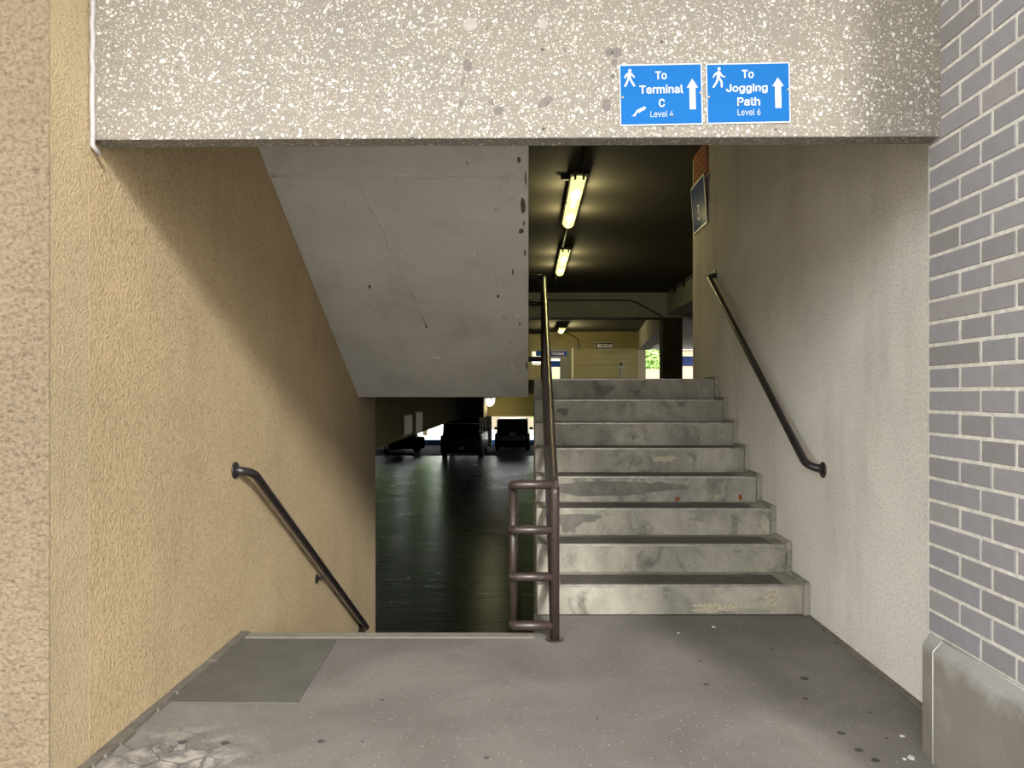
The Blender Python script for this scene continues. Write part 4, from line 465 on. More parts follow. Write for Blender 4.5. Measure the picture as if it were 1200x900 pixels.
# ------------------------------------------------------------------ brick wall and low curb on the right
XBk = 1.508
bm = bm_new(); box(bm, XBk+.003, XBk+.22, 1.9, YB+.09, 0, 5.6)
bw = struct('wall_front', bm, M['mortar'])
CH, BL, JT = .0827, .1875, .0125
meshes = {}
zt = 2.600+13*CH
row = 0
def brick_mesh(L):
    k = round(L, 4)
    if k not in meshes:
        b = bm_new(); box(b, 0, .09, 0, L-JT, 0, CH-JT)
        bmesh.ops.bevel(b, geom=b.edges[:], offset=.0025, segments=1, affect='EDGES')
        bmesh.ops.recalc_face_normals(b, faces=b.faces[:])
        me = bpy.data.meshes.new('brick'); b.to_mesh(me); b.free(); me.materials.append(M['brick']); meshes[k] = me
    return meshes[k]
nb = 0
for i in range(46):
    ztop = zt-i*CH; z0 = ztop-CH+JT/2
    if z0 < .30: break
    ye = 2.685 if (i-13) % 2 == 0 else 2.561
    cuts = [YB+.085, ye]
    while cuts[-1]-BL > 1.89: cuts.append(cuts[-1]-BL)
    for a, b_ in zip(cuts, cuts[1:]):
        if nb >= 298: continue
        o = obj('brick', None, None, bw, mesh=brick_mesh(a-b_)); nb += 1
        o.location = (XBk+random.uniform(-.0015, .0015), b_+JT/2, z0); o.rotation_euler = (random.uniform(-.003, .003), 0, random.uniform(-.003, .003))
# curb: chamfered top and chamfered far end
bm = bm_new()
def curb_ring(y, dx, dz):
    return [(1.470+dx, y, 0), (1.470+dx, y, .405-dz), (1.506, y, .446-dz*.3), (1.5095, y, .446-dz*.3), (1.5095, y, 0)]
rings = [curb_ring(1.9, 0, 0), curb_ring(2.79, 0, 0), curb_ring(2.885, .010, .006)]
R = [[bm.verts.new(p) for p in r] for r in rings]
for a, b_ in zip(R, R[1:]):
    for j in range(5): bm.faces.new((a[j], a[(j+1) % 5], b_[(j+1) % 5], b_[j]))
bm.faces.new(R[0]); bm.faces.new(R[-1][::-1])
arr = bm_new(); tube(arr, [(1.4705, 2.79, 0), (1.4705, 2.79, .405), (1.506, 2.79, .4465)], .0035, 6); tube(arr, [(1.506, 2.79, .446), (1.506, 1.9, .446)], .004, 6)
o = obj('low_curb', bm, M['curb'], None, .003, 2); tag(o, 'low pale-topped concrete curb with chamfered top at foot of grey brick wall', 'curb')
obj('worn_edge', arr, M['edge'], o)

# ------------------------------------------------------------------ rising stairs
st = thing('concrete_staircase', 'worn grey concrete staircase rising to the upper garage level beside the cream wall', 'stairs', (0, 0, 0))
for k in range(8):
    y0 = Y1+k*RUN; z1 = RISE*(k+1)
    bm = bm_new(); y2 = y0+RUN+.03 if k < 7 else 7.26
    prism(bm, [(y0+.012, z1-RISE), (y0, z1-.004), (y0, z1), (y2, z1), (y2, z1-RISE)], 'x', XM, 1.672)
    s = obj('step', bm, M['step'], st, .008)
    if k < 7:
        obj('tread_strip', bx(.20, 1.58+random.uniform(-.03, .05), y0+.006, y0+.255, z1-.001, z1+.003), M['tread'], s)
    nx1 = 1.60+random.uniform(-.06, .03)
    obj('nosing', bx(.19, nx1, y0-.004, y0+.012, z1-.012, z1+.0035), M['nosing'], s, .002, 1)
bm = bm_new()
for k in range(8):
    y0 = Y1+k*RUN; z1 = RISE*(k+1)
    box(bm, 1.664, XR, y0-.028, (y0+RUN-.028) if k < 7 else 7.26, 0 if k == 0 else z1-RISE-.02, z1+.022)
obj('wall_skirt', bm, M['step'], st, .006)
bm = bm_new(); prism(bm, [(4.22, -.15), (4.22, -1.7), (7.26, -1.7), (7.26, ZU-RISE), (Y1+RUN, 0), (Y1, 0), (Y1, -.15)], 'x', XM-.004, 1.69)
obj('stair_base', bm, M['step'], st)
# local wear on single risers: (step, px-derived x centre, height, half width, half height)
def riser_patch(k, x, z, rx, rz, m, nm, jag=.3):
    bm = bm_new(); blob(bm, (x, Y1+k*RUN+.006, z), rx, rz, 'y', .003+random.random()*.004, 16, 0, jag); obj(nm, bm, m, st)
riser_patch(2, .36, .49, .17, .045, M['stain'], 'stain_patch'); riser_patch(2, .29, .45, .07, .06, M['stain'], 'stain_patch')
riser_patch(3, .55, .655, .36, .055, M['stain'], 'stain_patch', .2); riser_patch(3, .95, .66, .2, .04, M['stain'], 'stain_patch', .35)
riser_patch(0, 1.18, .045, .17, .026, M['spall'], 'spall_patch', .4)
riser_patch(0, 1.47, .10, .055, .05, M['spall'], 'spall_patch', .4)
riser_patch(4, 1.05, .84, .09, .025, M['spall'], 'spall_patch', .4)
riser_patch(3, 1.09, .575, .018, .014, M['rust'], 'rust_spot'); riser_patch(3, 1.55, .585, .014, .02, M['rust'], 'rust_spot')
riser_patch(6, .30, 1.19, .05, .03, M['stain'], 'stain_patch', .4)

# falling stairs beyond the landing edge
dn = thing('falling_staircase', 'dark concrete stairs dropping from the landing edge to the lower garage', 'stairs', (0, 0, 0))
for k in range(8):
    y0 = 4.31+k*RUN; z1 = -RISE*(k+1)
    obj('step', bx(XL+.001, XM-.006, y0, y0+RUN+.02, z1-RISE-.06, z1), M['lip'], dn, .006)

# flight overhead, seen from below
fl = thing('overhead_flight', 'white painted sloping underside of the stair flight overhead with flaking paint', 'stairs', (0, 0, 0))
sl = .553; ya, za = 7.26, 1.31
def zs(y): return za+(ya-y)*sl
bm = bm_new()
prism(bm, [(ya, za), (4.758, zs(4.758)), (YB+.1, zs(YB+.1)+.03), (YB+.1, 3.74), (3.42, 3.74), (6.97+.2, ZU), (ya, ZU)], 'x', XL+.001, .002)
fs_ = obj('soffit_slab', bm, M['soffit'], fl, .006)
bm = bm_new()
for k in range(11):
    y1 = 7.2-k*RUN; box(bm, XL+.01, -.012, y1-RUN-.02, y1, zs(y1-RUN)+.08, max(zs(y1-RUN)+.1, min(3.74, ZU+RISE*(k+1)-.02)))
obj('treads', bm, M['step'], fl)
bm = bm_new()
pts = [(XL+.02+i*.1, 4.758+random.uniform(-.012, .012), 0) for i in range(16)]
tube(bm, [(x, y, zs(y)+.004) for x, y, _ in pts], .017, 6); obj('paint_ridge', bm, M['soffit'], fl)
bm = bm_new(); xx = -1.05; yy = 4.80; pts = []
for i in range(14): pts.append((xx+i*.018+random.uniform(-.012, .012), yy+i*.11, zs(yy+i*.11)+.006))
tube(bm, pts, .013, 6); obj('paint_ridge', bm, M['soffit'], fl)
def soff_patch(px, py, r, m, nm, h=.004):
    # the spot on the sloping underside seen in that direction
    k = (461-py)/900; Y = (za+ya*sl-CAM_Z)/(k+sl); X = (px-619)*Y/900
    bm = bm_new(); n = 9; ring = []
    for i in range(n):
        a = 2*math.pi*i/n; q = random.uniform(.6, 1.25); x = X+r[0]*q*math.cos(a); y = Y+r[1]*q*math.sin(a)
        ring.append((x, y, zs(y)))
    A = [bm.verts.new((x, y, z+.01)) for x, y, z in ring]; B = [bm.verts.new((x, y-.003, z-h)) for x, y, z in ring]
    bm.faces.new(A); bm.faces.new(B[::-1])
    for i in range(n): bm.faces.new((A[i], B[i], B[(i+1) % n], A[(i+1) % n]))
    obj(nm, bm, m, fl)
for px, py, rx, ry in ((608,188,.012,.02),(613,242,.016,.07),(611,271,.016,.02),(601,319,.007,.03),(584,347,.011,.015),(433,336,.012,.02),(614,262,.006,.02),(609,380,.006,.02),(616,210,.006,.06),(617,428,.008,.05),(615,296,.006,.03)):
    soff_patch(px, py, (rx, ry), M['chip'], 'chip')
for px, py, rx, ry in ((590,217,.03,.07),(520,232,.03,.05),(470,214,.04,.02),(556,300,.02,.05),(510,420,.04,.03),(440,360,.02,.03),(580,330,.02,.06),(600,236,.012,.03),(460,245,.014,.02),(582,246,.012,.02),(470,299,.02,.015),(482,347,.012,.012),(598,403,.014,.05),(608,415,.012,.04),(576,434,.012,.03),(450,394,.012,.02),(600,432,.012,.04),(606,371,.02,.03),(548,192,.01,.02),(590,372,.012,.03),(452,419,.012,.02),(403,237,.014,.02),(412,268,.012,.03),(409,244,.01,.02)):
    soff_patch(px, py, (rx, ry), M['soffit'], 'paint_flake', .016)

# ------------------------------------------------------------------ handrails and guard railing
def handrail(nm, label, xw, xp, pts, wall_a, wall_b, bracket=None, r=.0235):
    t = thing(nm, label, 'handrail', (0, 0, 0))
    path = [wall_a]+bend(wall_a, pts[0], pts[1], .055)+pts[1:-1]
    path += bend(path[-1], pts[-1], wall_b, .035)+[wall_b]
    bm = bm_new(); tube(bm, path, r, 14); obj('pipe', bm, M['black'], t)
    nx = 1 if xw < 0 else -1
    for p in (wall_a, wall_b):
        bm = bm_new(); disc(bm, (xw-.002*nx, p[1], p[2]), (nx, 0, 0), .046, .012, 20); obj('flange', bm, M['black'], t, .003)
    if bracket:
        b = bracket
        bm = bm_new(); tube(bm, [(xw, b[1], b[2]-.05), (xw+.05*nx, b[1], b[2]-.035), (xp, b[1], b[2])], .010, 8)
        br = obj('bracket', bm, M['black'], t)
        bm = bm_new(); disc(bm, (xw, b[1], b[2]-.05), (nx, 0, 0), .035, .008, 14); obj('bracket_plate', bm, M['black'], br)
handrail('handrail', 'black pipe handrail sloping down the tan left wall above the falling stairs', XL, XL+.08,
         [(XL+.08, 4.27, .905), (XL+.08, 5.0, .473), (XL+.08, 7.28, -.875)], (XL, 4.2, .925), (XL, 7.31, -.89), (XL+.08, 5.82, -.012))
handrail('handrail', 'black pipe handrail climbing the cream right wall above the rising stairs', XR, XR-.08,
         [(XR-.08, 4.475, .928), (XR-.08, 5.2, 1.372), (XR-.08, 6.88, 2.385)], (XR, 4.42, .905), (XR, 6.97, 2.42))

gr = thing('guard_railing', 'brown four-rail pipe guard between the two stair flights with post at landing', 'railing', (0, 0, 0))
XA, XD, YG, r = .144, -.085, 4.19, .0265
zr = [.079, .344, .600, .847]
def pipe(pts, nm='rail', rr=r):
    bm = bm_new(); tube(bm, pts, rr, 12); return obj(nm, bm, M['pipe'], gr)
pipe([(XA, YG, 0), (XA, YG, .80), (XA, YG, .835)], 'post')
bm = bm_new(); disc(bm, (XA, YG, 0), (0, 0, 1), .05, .008, 18); obj('base_flange', bm, M['pipe'], gr)
for z in zr:
    # one bent pipe per level: across the end, round the corner and down along the falling flight
    p0 = (XA, YG, z); q = (XD, YG, z); s = (XD, YG+2.9, z-2.9*.582)
    pipe([p0]+bend(p0, q, (XD, YG+.3, z-.05), .05)+[(XD, YG+.12, z-.03), s], 'falling_rail', r*.94)
    bm = bm_new()
    pipe([(XA, YG, z), (XA, YG+.12, z+.012), (XA, 7.2, z+.012+(7.2-YG-.12)*.545)], 'rising_rail', r*.94)
    zt_ = z+.012+(7.2-YG-.12)*.545
    pipe([(XA, 7.2, zt_), (-.10, 7.2, zt_)], 'top_rung', r*.94)
pipe([(XA, 7.2, ZU), (XA, 7.2, zr[-1]+.012+(7.2-YG-.12)*.545+.02)], 'post')
pipe([(XD, YG+.07, .06), (XD, YG+.07, .82)], 'spacer_post', r*.7)
pipe([(XD, 6.95, -1.474), (XD, 6.95, -.72)], 'post', r)

# ------------------------------------------------------------------ direction signs on the beam
K = YB/900/10
def poly(bm, pts, y=-.0062, th=.0012): prism(bm, pts, 'y', y, y+th)
def sign(nm, label, px, py, wz, hz, rot, items, walker, plane=False):
    X = (px-619)*YB/900; Z = CAM_Z+(461-py)*YB/900
    t = thing(nm, label, 'sign', (X, YB-.0005, Z), (0, rot, 0))
    w2, h2 = wz*K/2, hz*K/2
    obj('border', bx(-w2, w2, -.004, 0, -h2, h2), M['signwhite'], t, .001, 1)
    obj('panel', bx(-w2+15*K, w2-17*K, -.0052, -.003, -h2+19*K, h2-18*K), M['blue'], t)
    for s, cx, cy, wd, ht, bold in items:
        obj('lettering', text_bm(s, cx*K, cy*K, wd*K, ht*K, -.0064, .0012, bold), M['signwhite'], t)
    bm = bm_new(); tip, hw, sw, hy, by, ax = walker['arrow']
    poly(bm, [(x*K, z*K) for x, z in ((ax, tip), (ax+hw, hy), (ax+sw, hy), (ax+sw, by), (ax-sw, by), (ax-sw, hy), (ax-hw, hy))]); obj('arrow', bm, M['signwhite'], t)
    bm = bm_new(); hx, hy_ = walker['head']
    poly(bm, [((hx+19*math.cos(a))*K, (hy_+19*math.sin(a))*K) for a in [i*math.pi/8 for i in range(16)]])
    for i, (a, b_, wd) in enumerate(walker['limbs']):
        a, b_ = Vector(a), Vector(b_); d = (b_-a).normalized(); n = Vector((-d.y, d.x))*wd/2
        cap = [b_+n, b_+n*.5+d*wd*.35, b_-n*.5+d*wd*.35, b_-n]; q = [a-n, a-n*.5-d*wd*.35, a+n*.5-d*wd*.35, a+n]
        poly(bm, [(p.x*K, p.y*K) for p in (cap+q)], -.0062-.00005*(i+1))
    obj('walking_figure', bm, M['signwhite'], t)
    if plane:
        bm = bm_new(); poly(bm, [((x-542)*K, (512-z)*K) for x, z in ((190,765),(225,735),(255,690),(300,668),(340,650),(358,655),(360,670),(345,690),(305,705),(285,722),(265,715),(250,730),(238,752),(235,770),(225,755))])
        obj('aircraft_emblem', bm, M['signwhite'], t)
    for bx_, bz in walker['bolts']:
        bm = bm_new(); bmesh.ops.create_uvsphere(bm, u_segments=12, v_segments=6, radius=.0055, matrix=Matrix.Translation((bx_*K, -.006, bz*K)) @ Matrix.Scale(.6, 4, (0, 1, 0)))
        for f in bm.faces: f.smooth = True
        obj('bolt', bm, M['steel'], t)
def L(cx, cy, *pts): return [(x-cx, cy-y) for x, y in pts]
cx, cy = 542, 512
def lim(cx, cy, segs): return [((a[0]-cx, cy-a[1]), (b[0]-cx, cy-b[1]), wd) for a, b, wd in segs]
sign('direction_sign', 'blue wall sign reading To Terminal C Level 4', 774.4, 111.4, 972, 722, math.radians(-1.15),
     [('To', 545-cx, cy-290, 135, 96, .022), ('Terminal', 545-cx, cy-452, 515, 100, .022), ('C', 548-cx, cy-612, 72, 98, .022), ('Level 4', 547-cx, cy-740, 268, 72, .004)],
     dict(arrow=(cy-335, 67, 36, cy-440, cy-693, 909-cx), head=(182-cx, cy-227), bolts=((92-cx, cy-540), (1003-cx, cy-505)),
          limbs=lim(cx, cy, [((175, 262), (172, 310), 44), ((158, 258), (124, 296), 20), ((124, 296), (126, 312), 17), ((190, 258), (212, 280), 20), ((212, 280), (232, 306), 17), ((168, 315), (124, 408), 24), ((178, 315), (230, 406), 24)])), True)
cx, cy = 515, 497
sign('direction_sign', 'blue wall sign reading To Jogging Path Level 6', 876.5, 109.7, 984, 712, math.radians(-1.15),
     [('To', 512-cx, cy-275, 140, 98, .022), ('Jogging', 497-cx, cy-447, 485, 116, .022), ('Path', 516-cx, cy-597, 265, 98, .022), ('Level 6', 517-cx, cy-722, 266, 74, .004)],
     dict(arrow=(cy-322, 68, 36, cy-425, cy-680, 862-cx), head=(178-cx, cy-208), bolts=((52-cx, cy-535), (980-cx, cy-467)),
          limbs=lim(cx, cy, [((174, 248), (166, 305), 42), ((160, 248), (122, 278), 20), ((122, 278), (108, 306), 17), ((186, 250), (208, 292), 19), ((208, 294), (244, 303), 17), ((165, 312), (140, 375), 24), ((140, 375), (106, 420), 23), ((176, 318), (204, 360), 24), ((204, 362), (204, 420), 23)])))

# ------------------------------------------------------------------ garage shell
bm = bm_new()
box(bm, -12, 12, YB+.1, 42, 3.75, 4.2)
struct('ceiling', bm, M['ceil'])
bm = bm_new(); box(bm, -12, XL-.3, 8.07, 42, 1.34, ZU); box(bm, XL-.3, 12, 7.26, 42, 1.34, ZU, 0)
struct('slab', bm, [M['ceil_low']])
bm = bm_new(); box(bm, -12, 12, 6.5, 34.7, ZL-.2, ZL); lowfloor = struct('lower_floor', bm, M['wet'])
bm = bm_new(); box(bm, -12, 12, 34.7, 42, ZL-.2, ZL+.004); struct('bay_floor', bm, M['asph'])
bm = bm_new(); box(bm, -12, XL-.3, 7.8, 8.07, -1.7, 3.75); box(bm, XR+.25, 12, 7.7, 7.93, -1.7, 3.75)
box(bm, -12.3, -12, 7.8, 42, -1.7, 3.75); box(bm, 12, 12.3, 7.7, 42, -1.7, 1.25); box(bm, 8.3, 8.5, 7.7, 19, ZU, 3.75)
struct('wall_back', bm, M['gwall'])
# upper level: cross beam, long beam, column, skew beam
obj_ = struct('cross_beam', bx(-12, 8.3, 18.3, 18.9, 3.155, 3.75), M['beam'])
struct('long_beam', bx(3.31, 3.75, 7.93, 18.3, 3.23, 3.75), M['beam'])
bm = bm_new(); prism(bm, [(3.31, 18.9), (4.3, 30), (4.75, 30), (3.76, 18.9)], 'z', 3.04, 3.75); struct('skew_beam', bm, M['beam'])
struct('column', bx(3.22, 3.70, 18.4, 18.85, ZU, 3.155), M['col'], None, .01)
for i in range(14):   # clips along the long beam
    pass
# far board wall with door and window openings
fw = bm_new()
WY = 30
box(fw, -12, .15, WY, WY+.25, ZU, 3.75); box(fw, .52, .80, WY, WY+.25, ZU, 3.75); box(fw, 1.30, 4.3, WY, WY+.25, ZU, 3.75)
box(fw, .15, .52, WY, WY+.25, ZU, 2.45); box(fw, .15, .52, WY, WY+.25, 3.0, 3.75); box(fw, .80, 1.30, WY, WY+.25, 2.95, 3.75)
wall_far = struct('wall_far', fw, M['siding'])
z = ZU+.02
while z < 3.5:
    obj('board', bx(1.82, 4.29, WY-.03, WY+.01, z, z+.225), M['siding'], wall_far, .008, 1); z += .24
obj('frieze', bx(-2, 4.29, WY-.05, WY+.01, 3.42, 3.75), M['siding'], wall_far)
obj('pilaster', bx(4.72, 5.05, 33, 33.4, ZU, 3.75), M['tan'], wall_far)
door = thing('door', 'far glazed lobby door in a grey frame below the blue lobby sign', 'door', (0, 0, 0))
bm = bm_new(); box(bm, .80, .87, WY-.06, WY+.05, ZU, 2.95); box(bm, 1.24, 1.62, WY-.06, WY-.001, ZU, 3.1); box(bm, .80, 1.62, WY-.061, WY-.002, 2.72, 3.1)
obj('frame', bm, M['dgrey'], door)
obj('pane', bx(.87, 1.24, WY+.02, WY+.03, ZU, 2.72), M['pane'], door)
obj('transom_band', bx(.87, 1.24, WY-.02, WY, 2.38, 2.62), M['dblue'], door)
obj('white_jamb', bx(1.70, 1.76, WY-.08, WY-.001, ZU, 3.12), M['white'], door)
o = thing('lobby_sign', 'small far blue sign above the glazed lobby door', 'sign', (0, 0, 0))
obj('panel', bx(.30, 1.5, WY-.10, WY-.07, 2.80, 2.99), M['dblue'], o)
obj('lettering', text_bm('Terminal', 1.15, 2.895, .48, .10, WY-.104, .003, .01), M['white'], o)
o = thing('window', 'small far window behind the railing post beside the lobby door', 'window', (0, 0, 0))
obj('frame', bx(.15, .52, WY-.02, WY+.04, 2.68, 2.72), M['white'], o); obj('pane', bx(.15, .52, WY+.1, WY+.11, 2.45, 3.0), M['pane'], o)
o = thing('one_way_sign', 'black and white one-way arrow sign on the far board wall', 'sign', (2.96, WY-.05, 3.20))
w_, h_ = .36, .135
obj('border', bx(-w_, w_, -.012, 0, -h_, h_), M['white'], o); obj('panel', bx(-w_+.015, w_-.015, -.016, -.005, -h_+.015, h_-.015), M['blk'], o)
bm = bm_new(); prism(bm, [(-.33, 0), (-.20, .105), (-.20, .07), (.31, .07), (.31, -.07), (-.20, -.07), (-.20, -.105)], 'y', -.020, -.012); obj('arrow', bm, M['white'], o)
obj('lettering', text_bm('ONE WAY', .06, 0, .40, .085, -.026, .008, .02), M['blk'], o)
o = thing('junction_box', 'small grey electrical box with conduit on the far board wall', 'box', (1.97, WY-.05, 3.18))
obj('body', bx(-.07, .07, -.06, 0, -.13, .13), M['dgrey'], o, .01); bm = bm_new(); tube(bm, [(0, -.03, .12), (-.05, -.03, .3), (-.55, -.1, .56)], .02, 6); obj('conduit', bm, M['wire'], o)
o = thing('meter_post', 'slim post with a small dark head before the far board wall', 'post', (3.45, 28.6, ZU))
bm = bm_new(); tube(bm, [(0, 0, 0), (0, 0, .80)], .035, 8); obj('pole', bm, M['steel'], o)
obj('head', bx(-.10, .10, -.06, .06, .78, 1.0), M['grey'], o, .03); obj('face', bx(-.05, .05, -.075, -.055, .9, 1.0), M['blk'], o)
# wall conduits along beam and clips
o = bm_new(); tube(o, [(-6, 18.28, 3.56), (2.4, 18.28, 3.56), (2.6, 18.28, 3.50), (3.2, 18.28, 3.17)], .018, 6); tag(obj('conduit', o, M['wire']), 'thin dark conduit bending along the face of the garage cross beam', 'conduit')
bm = bm_new(); tube(bm, [(3.29, 9, 3.70), (3.29, 18, 3.70)], .014, 6)
o = obj('cable_run', bm, M['wire']); tag(o, 'clipped dark cable along the top of the long garage beam', 'cable')
for i in range(9):
    obj('clip', bx(3.27, 3.306, 9.2+i*1.0, 9.26+i*1.0, 3.60, 3.74), M['wire'], o)

# ceiling lamps: double-lens fixtures along the aisle
LAMP_W = 2.0
def lamp(nm, label, x, y, L_, zc, w=.15, group=None, drop=0, deep=.075, lm=None, watts=LAMP_W):
    t = thing(nm, label, 'ceiling light', (x, y, zc), (0, 0, 0), group)
    obj('housing', bx(-w*.62, w*.62, -.05, L_+.05, -.035, 0), M['house'], t, .01)
    for i in range(2):
        a, b_ = i*L_/2+.01, (i+1)*L_/2-.01
        bm = bm_new(); n = 6; c = .05
        def prof(y, s):
            return [bm.verts.new((w*.5*s*math.cos(q), y, -.036-deep*s*math.sin(q))) for q in [math.pi*j/n for j in range(n+1)]]
        rs = [prof(a, .6), prof(a+.05, 1), prof(b_-.05, 1), prof(b_, .6)]
        for p, q in zip(rs, rs[1:]):
            for j in range(n):
                f = bm.faces.new((p[j], p[j+1], q[j+1], q[j])); f.smooth = True
            bm.faces.new((p[0], q[0], q[n], p[n]))
        bm.faces.new(rs[0]); bm.faces.new(rs[-1][::-1])
        ln = obj('lens', bm, lm or M['lens'], t)
    for k in (.25, .75):
        pd = bpy.data.lights.new('lamp_light', 'POINT'); pd.energy = watts; pd.color = (1.0, .86, .42); pd.shadow_soft_size = .04
        po = bpy.data.objects.new('lamp_light', pd); COL.objects.link(po); po.parent = t; po.location = (0, L_*k, -.095-deep)
        if drop:
            bm = bm_new(); tube(bm, [(0, L_*k, 0), (0, L_*k, drop)], .012, 6); obj('stem', bm, M['house'], t)
    for xx in (-.045, .045): obj('latch', bx(xx-.012, xx+.012, -.03, .03, -.075, -.02), M['house'], t)
    return t
lamp('ceiling_lamp', 'nearest lit double-lens ceiling lamp in the upper garage', .55, 8.25, 2.35, 3.72, .16)
lamp('ceiling_lamp', 'second lit double-lens ceiling lamp, farther down the upper garage ceiling', .61, 12.5, 2.4, 3.72, .16)
lamp('ceiling_lamp', 'small far lit ceiling lamp beyond the garage cross beam', 1.18, 26.3, 1.6, 3.62, .2, watts=5.5)
bm = bm_new(); tube(bm, [(.53, 4, 3.725), (.58, 18, 3.725)], .02, 6); tag(obj('conduit', bm, M['wire']), 'dark conduit linking the lamps along the upper garage ceiling', 'conduit')
tag(obj('ceiling_hanger', bx(.36, .50, 8.45, 8.5, 3.70, 3.75), M['wire']), 'short dark bracket on the ceiling beside the nearest lamp', 'bracket')

# level sign and the brick patch above it on the right wall
o = thing('level_sign', 'glossy navy level sign with a numeral 3 on the right stair wall', 'sign', (XR-.019, 7.53, 3.19), (math.radians(4), 0, math.radians(-90)))
obj('border', bx(-.29, .29, -.012, 0, -.235, .235), M['steel'], o); obj('panel', bx(-.27, .27, -.014, -.004, -.215, .215), M['dblue'], o)
obj('lettering', text_bm('3', 0, -.07, .10, .15, -.0165, .003, .01), M['white'], o)
zc = 3.435; i = 0
while zc < 3.74:
    for j in range(4):
        a = 7.24+j*.2-(.1 if i % 2 else 0); b_ = a+.192; a = max(a, 7.24); b_ = min(b_, 7.83)
        if b_-a < .03: continue
        obj('brick', bx(XR-.016, XR+.01, a, b_, zc, zc+.056), M['terra'], wall_right)
    zc += .064; i += 1

# ------------------------------------------------------------------ lower garage
bm = bm_new(); box(bm, XL-.25, XL-.044, 8.07, 20, .745, 1.34); struct('spandrel_beam', bm, M['olive'])
struct('lower_cross_beam', bx(XL-.25, 10, 20, 20.5, .745, 1.34), M['olive'])
struct('shade_rib', bx(XL-.044, -1.035, 17.8, 20, .78, 1.34), M['ceil_low'])  # rib added beside the lamp to shade the cross beam's left part
for a, b_, z0, z1, lab in ((10.15, 10.85, .80, 1.03, 'nearer grey plaque on the olive spandrel of the lower garage'), (11.2, 11.9, .78, 1.05, 'farther grey plaque on the olive spandrel of the lower garage')):
    o = thing('wall_plaque', lab, 'plaque', (0, 0, 0)); obj('plate', bx(XL-.044, XL-.03, a, b_, z0, z1), M['grey'], o); obj('frame', bx(XL-.044, XL-.034, a-.03, b_+.03, z0-.02, z1+.02), M['blk'], o)
lamp('ceiling_lamp', 'bright lit lamp hung low under the lower garage ceiling', -.93, 18.2, 1.4, 1.26, .17, None, .08, .19, M['bright'], .8)
struct('column', bx(-2.35, -1.95, 41, 41.4, ZL, 1.34), M['beam'])
tag(obj('painted_kerb', bx(-11.9, 11.9, 41.7, 41.95, ZL, ZL+.30), M['bluecurb'], None, .02), 'blue painted kerb along the open edge of the lower garage', 'kerb')

def car(nm, label, x, y, rz, Lc, W, H, hood, kind):
    t = thing(nm, label, 'car', (x, y, ZL), (0, 0, rz))
    belt = H*.56; zb = .24
    # lower body, rear at y=0 towards +y nose
    bm = bm_new()
    prof = [(0.05, zb), (0, .5), (.02, belt*.92), (.08, belt), (Lc-hood*.95, belt), (Lc-.25, belt*.84), (Lc-.04, belt*.66), (Lc, .5), (Lc-.05, zb)]
    secs = [(-W/2+.05, .93), (-W/2, 1.0), (W/2, 1.0), (W/2-.05, .93)]
    rings = []
    for xs, k in ((-W/2+.06, .97), (-W/2, 1.0), (W/2, 1.0), (W/2-.06, .97)):
        pass
    prism(bm, prof, 'x', -W/2, W/2); obj('body', bm, M['carp'], t, .07, 3)
    y0, y1, y2, y3 = .10, .42, Lc-hood-.75, Lc-hood+.05
    if kind == 'sedan': y0, y1 = .75, 1.25
    wt, wb = W/2-.17, W/2-.05
    bm = bm_new(); box(bm, -wt, wt, y1, y2, H-.07, H); obj('roof', bm, M['carp'], t, .03, 2)
    for s in (-1, 1):
        for a, b_ in ((y0, y1), (y3, y2), ((y0+y3)/2, (y1+y2)/2)):
            bm = bm_new(); prism(bm, [(a-.06, belt-.02), (a+.06, belt-.02), (b_+.05, H-.04), (b_-.05, H-.04)], 'x', s*(wt+.0), s*(wt+.07)); obj('pillar', bm, M['carp'], t)
        bm = bm_new(); prism(bm, [(y0, belt), (y3, belt), (y2, H-.05), (y1, H-.05)], 'x', s*wt, s*(wt+.015)); obj('side_window', bm, M['carg'], t)
        bm = bm_new(); box(bm, s*(W/2-.02), s*(W/2+.17), y3-.25, y3-.12, belt+.02, belt+.17); obj('mirror', bm, M['carp'], t, .03)
        obj('tail_lamp', bx(s*(W/2-.05), s*(W/2-.22), -.02, .05, belt*.72, belt*.92), M['red'], t, .01)
        obj('headlamp', bx(s*(W/2-.06), s*(W/2-.36), Lc-.12, Lc+.0, belt*.62, belt*.74), M['chrome'], t, .01)
        for yy in (.85, Lc-.9):
            bm = bm_new(); disc(bm, (s*(W/2-.22), yy, .33), (s, 0, 0), .33, .22, 20)
            wh = obj('wheel', bm, M['tyre'], t, .02); bm = bm_new(); disc(bm, (s*(W/2-.01), yy, .33), (s, 0, 0), .19, .02, 12); obj('hub', bm, M['chrome'], wh)
    for a, b_, nm_ in ((y0, y1, 'rear_window'), (y3, y2, 'windscreen')):
        bm = bm_new(); vs = [bm.verts.new(p) for p in ((-wb+.03, a, belt), (wb-.03, a, belt), (wt, b_, H-.05), (-wt, b_, H-.05))]; f = bm.faces.new(vs)
        r_ = bmesh.ops.extrude_face_region(bm, geom=[f])
        for e in r_['geom']:
            if isinstance(e, bmesh.types.BMVert): e.co.z -= .015
        obj(nm_, bm, M['carg'], t)
    obj('bumper', bx(-W/2+.04, W/2-.04, -.07, .06, .34, .56), M['tyre'], t, .03)
    if kind != 'sedan': obj('number_plate', bx(-.16, .16, -.085, -.06, .40 if kind == 'truck' else .78, .53 if kind == 'truck' else .92), M['plate'], t)
    if kind == 'truck': obj('chrome_strip', bx(-W/2+.12, W/2-.12, .0, .12, H-.30, H-.27), M['chrome'], t)
    return t
car('suv', 'dark sport utility vehicle parked farthest right in the lower garage, seen from behind', -.767, 37.0, 0, 4.6, 1.70, 1.58, 1.0, 'suv')
car('van', 'tall black van with pale number plate parked left of the dark utility vehicle', -2.88, 33.0, 0, 4.9, 1.80, 1.80, .8, 'truck')
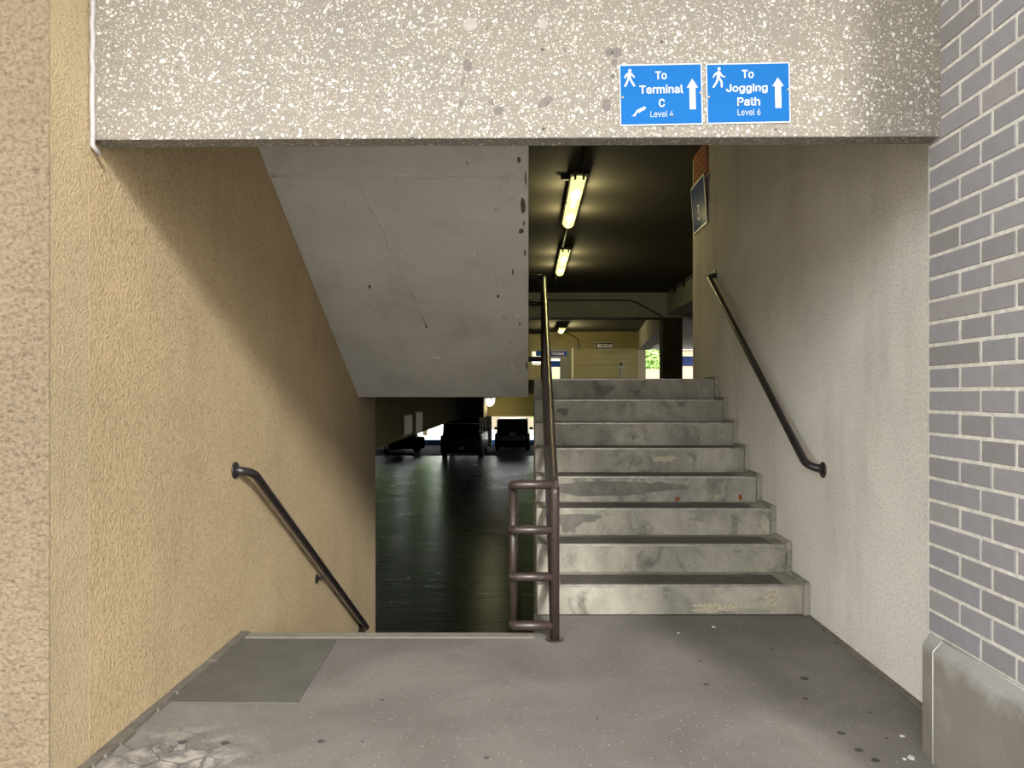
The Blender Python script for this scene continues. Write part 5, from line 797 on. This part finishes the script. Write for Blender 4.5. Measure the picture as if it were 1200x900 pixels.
car('sedan', 'low dark sedan half hidden under the olive spandrel at far left of the garage', -5.6, 35.5, math.radians(28), 4.5, 1.78, 1.42, 1.2, 'sedan')

# ------------------------------------------------------------------ world beyond the garage
bm = bm_new(); box(bm, -70, 70, 42, 130, ZL-.6, ZL-.02); box(bm, 12.3, 70, -20, 42, ZL-.6, ZL-.02); struct('ground', bm, M['ground'])
bm = bm_new(); box(bm, -3, 26, 60, 66, ZL-.1, 3.25); 
o = obj('outside_building', bm, M['tanout']); tag(o, 'low tan building wall outside beyond the garage openings', 'building')
bm = bm_new(); box(bm, 0, 40, 82, 90, ZL-.1, 8.2); o = obj('office_building', bm, M['tanout']); tag(o, 'taller pale building with floor bands outside beyond the tree', 'building')
for z in (4.6, 6.0, 7.4): obj('floor_band', bx(0, 40, 81.6, 82, z, z+.3), M['white'], o)
def tree(label, x, y, z0, h, rad, n, seed):
    rnd = random.Random(seed)
    t = thing('tree', label, 'tree', (x, y, z0))
    bm = bm_new(); tube(bm, [(0, 0, 0), (.1, 0, h*.3), (-.05, .1, h*.7)], .16, 8); obj('trunk', bm, M['bark'], t)
    bm = bm_new()
    for i in range(n):
        while True:
            p = Vector((rnd.uniform(-1, 1), rnd.uniform(-1, 1), rnd.uniform(-1, 1)))
            if .25 < p.length < 1: break
        c = Vector((p.x*rad, p.y*rad, h*.62+p.z*h*.38)); s = rnd.uniform(.14, .3)
        u = Vector((rnd.gauss(0, 1), rnd.gauss(0, 1), rnd.gauss(0, 1))).normalized(); v = u.orthogonal().normalized()
        bm.faces.new([bm.verts.new(c+q) for q in (u*s, v*s*.55, -u*s, -v*s*.55)])
    f = obj('foliage', bm, M['leaf'], t); f['kind'] = 'stuff'
tree('green leafy tree seen through the right upper garage opening', 11.4, 69, ZL, 7.4, 2.0, 3000, 3)
tree('green tree outside the lower garage behind the parked van', -4.2, 52, ZL, 5.0, 1.25, 2200, 4)
tree('green tree outside between the sedan and van of the lower garage', -7.0, 52, ZL, 5.0, 1.25, 2200, 8)
tree('green tree outside at the far left of the lower garage', -10.1, 50, ZL, 5.5, 1.6, 2600, 5)
tree('green tree outside the lower garage behind the dark utility vehicle', .6, 54, ZL, 4.6, 1.5, 1600, 6)
o = thing('shelter', 'blue canopied shelter outside, right of the dark garage column', 'shelter', (7.4, 36, ZU))
obj('roof', bx(-.5, .5, -.2, .4, 1.15, 1.6), M['dblue'], o, .03)
for x in (-.35, .4):
    bm = bm_new(); tube(bm, [(x, 0, 0), (x, 0, 1.2)], .05, 8); obj('post', bm, M['blk'], o)
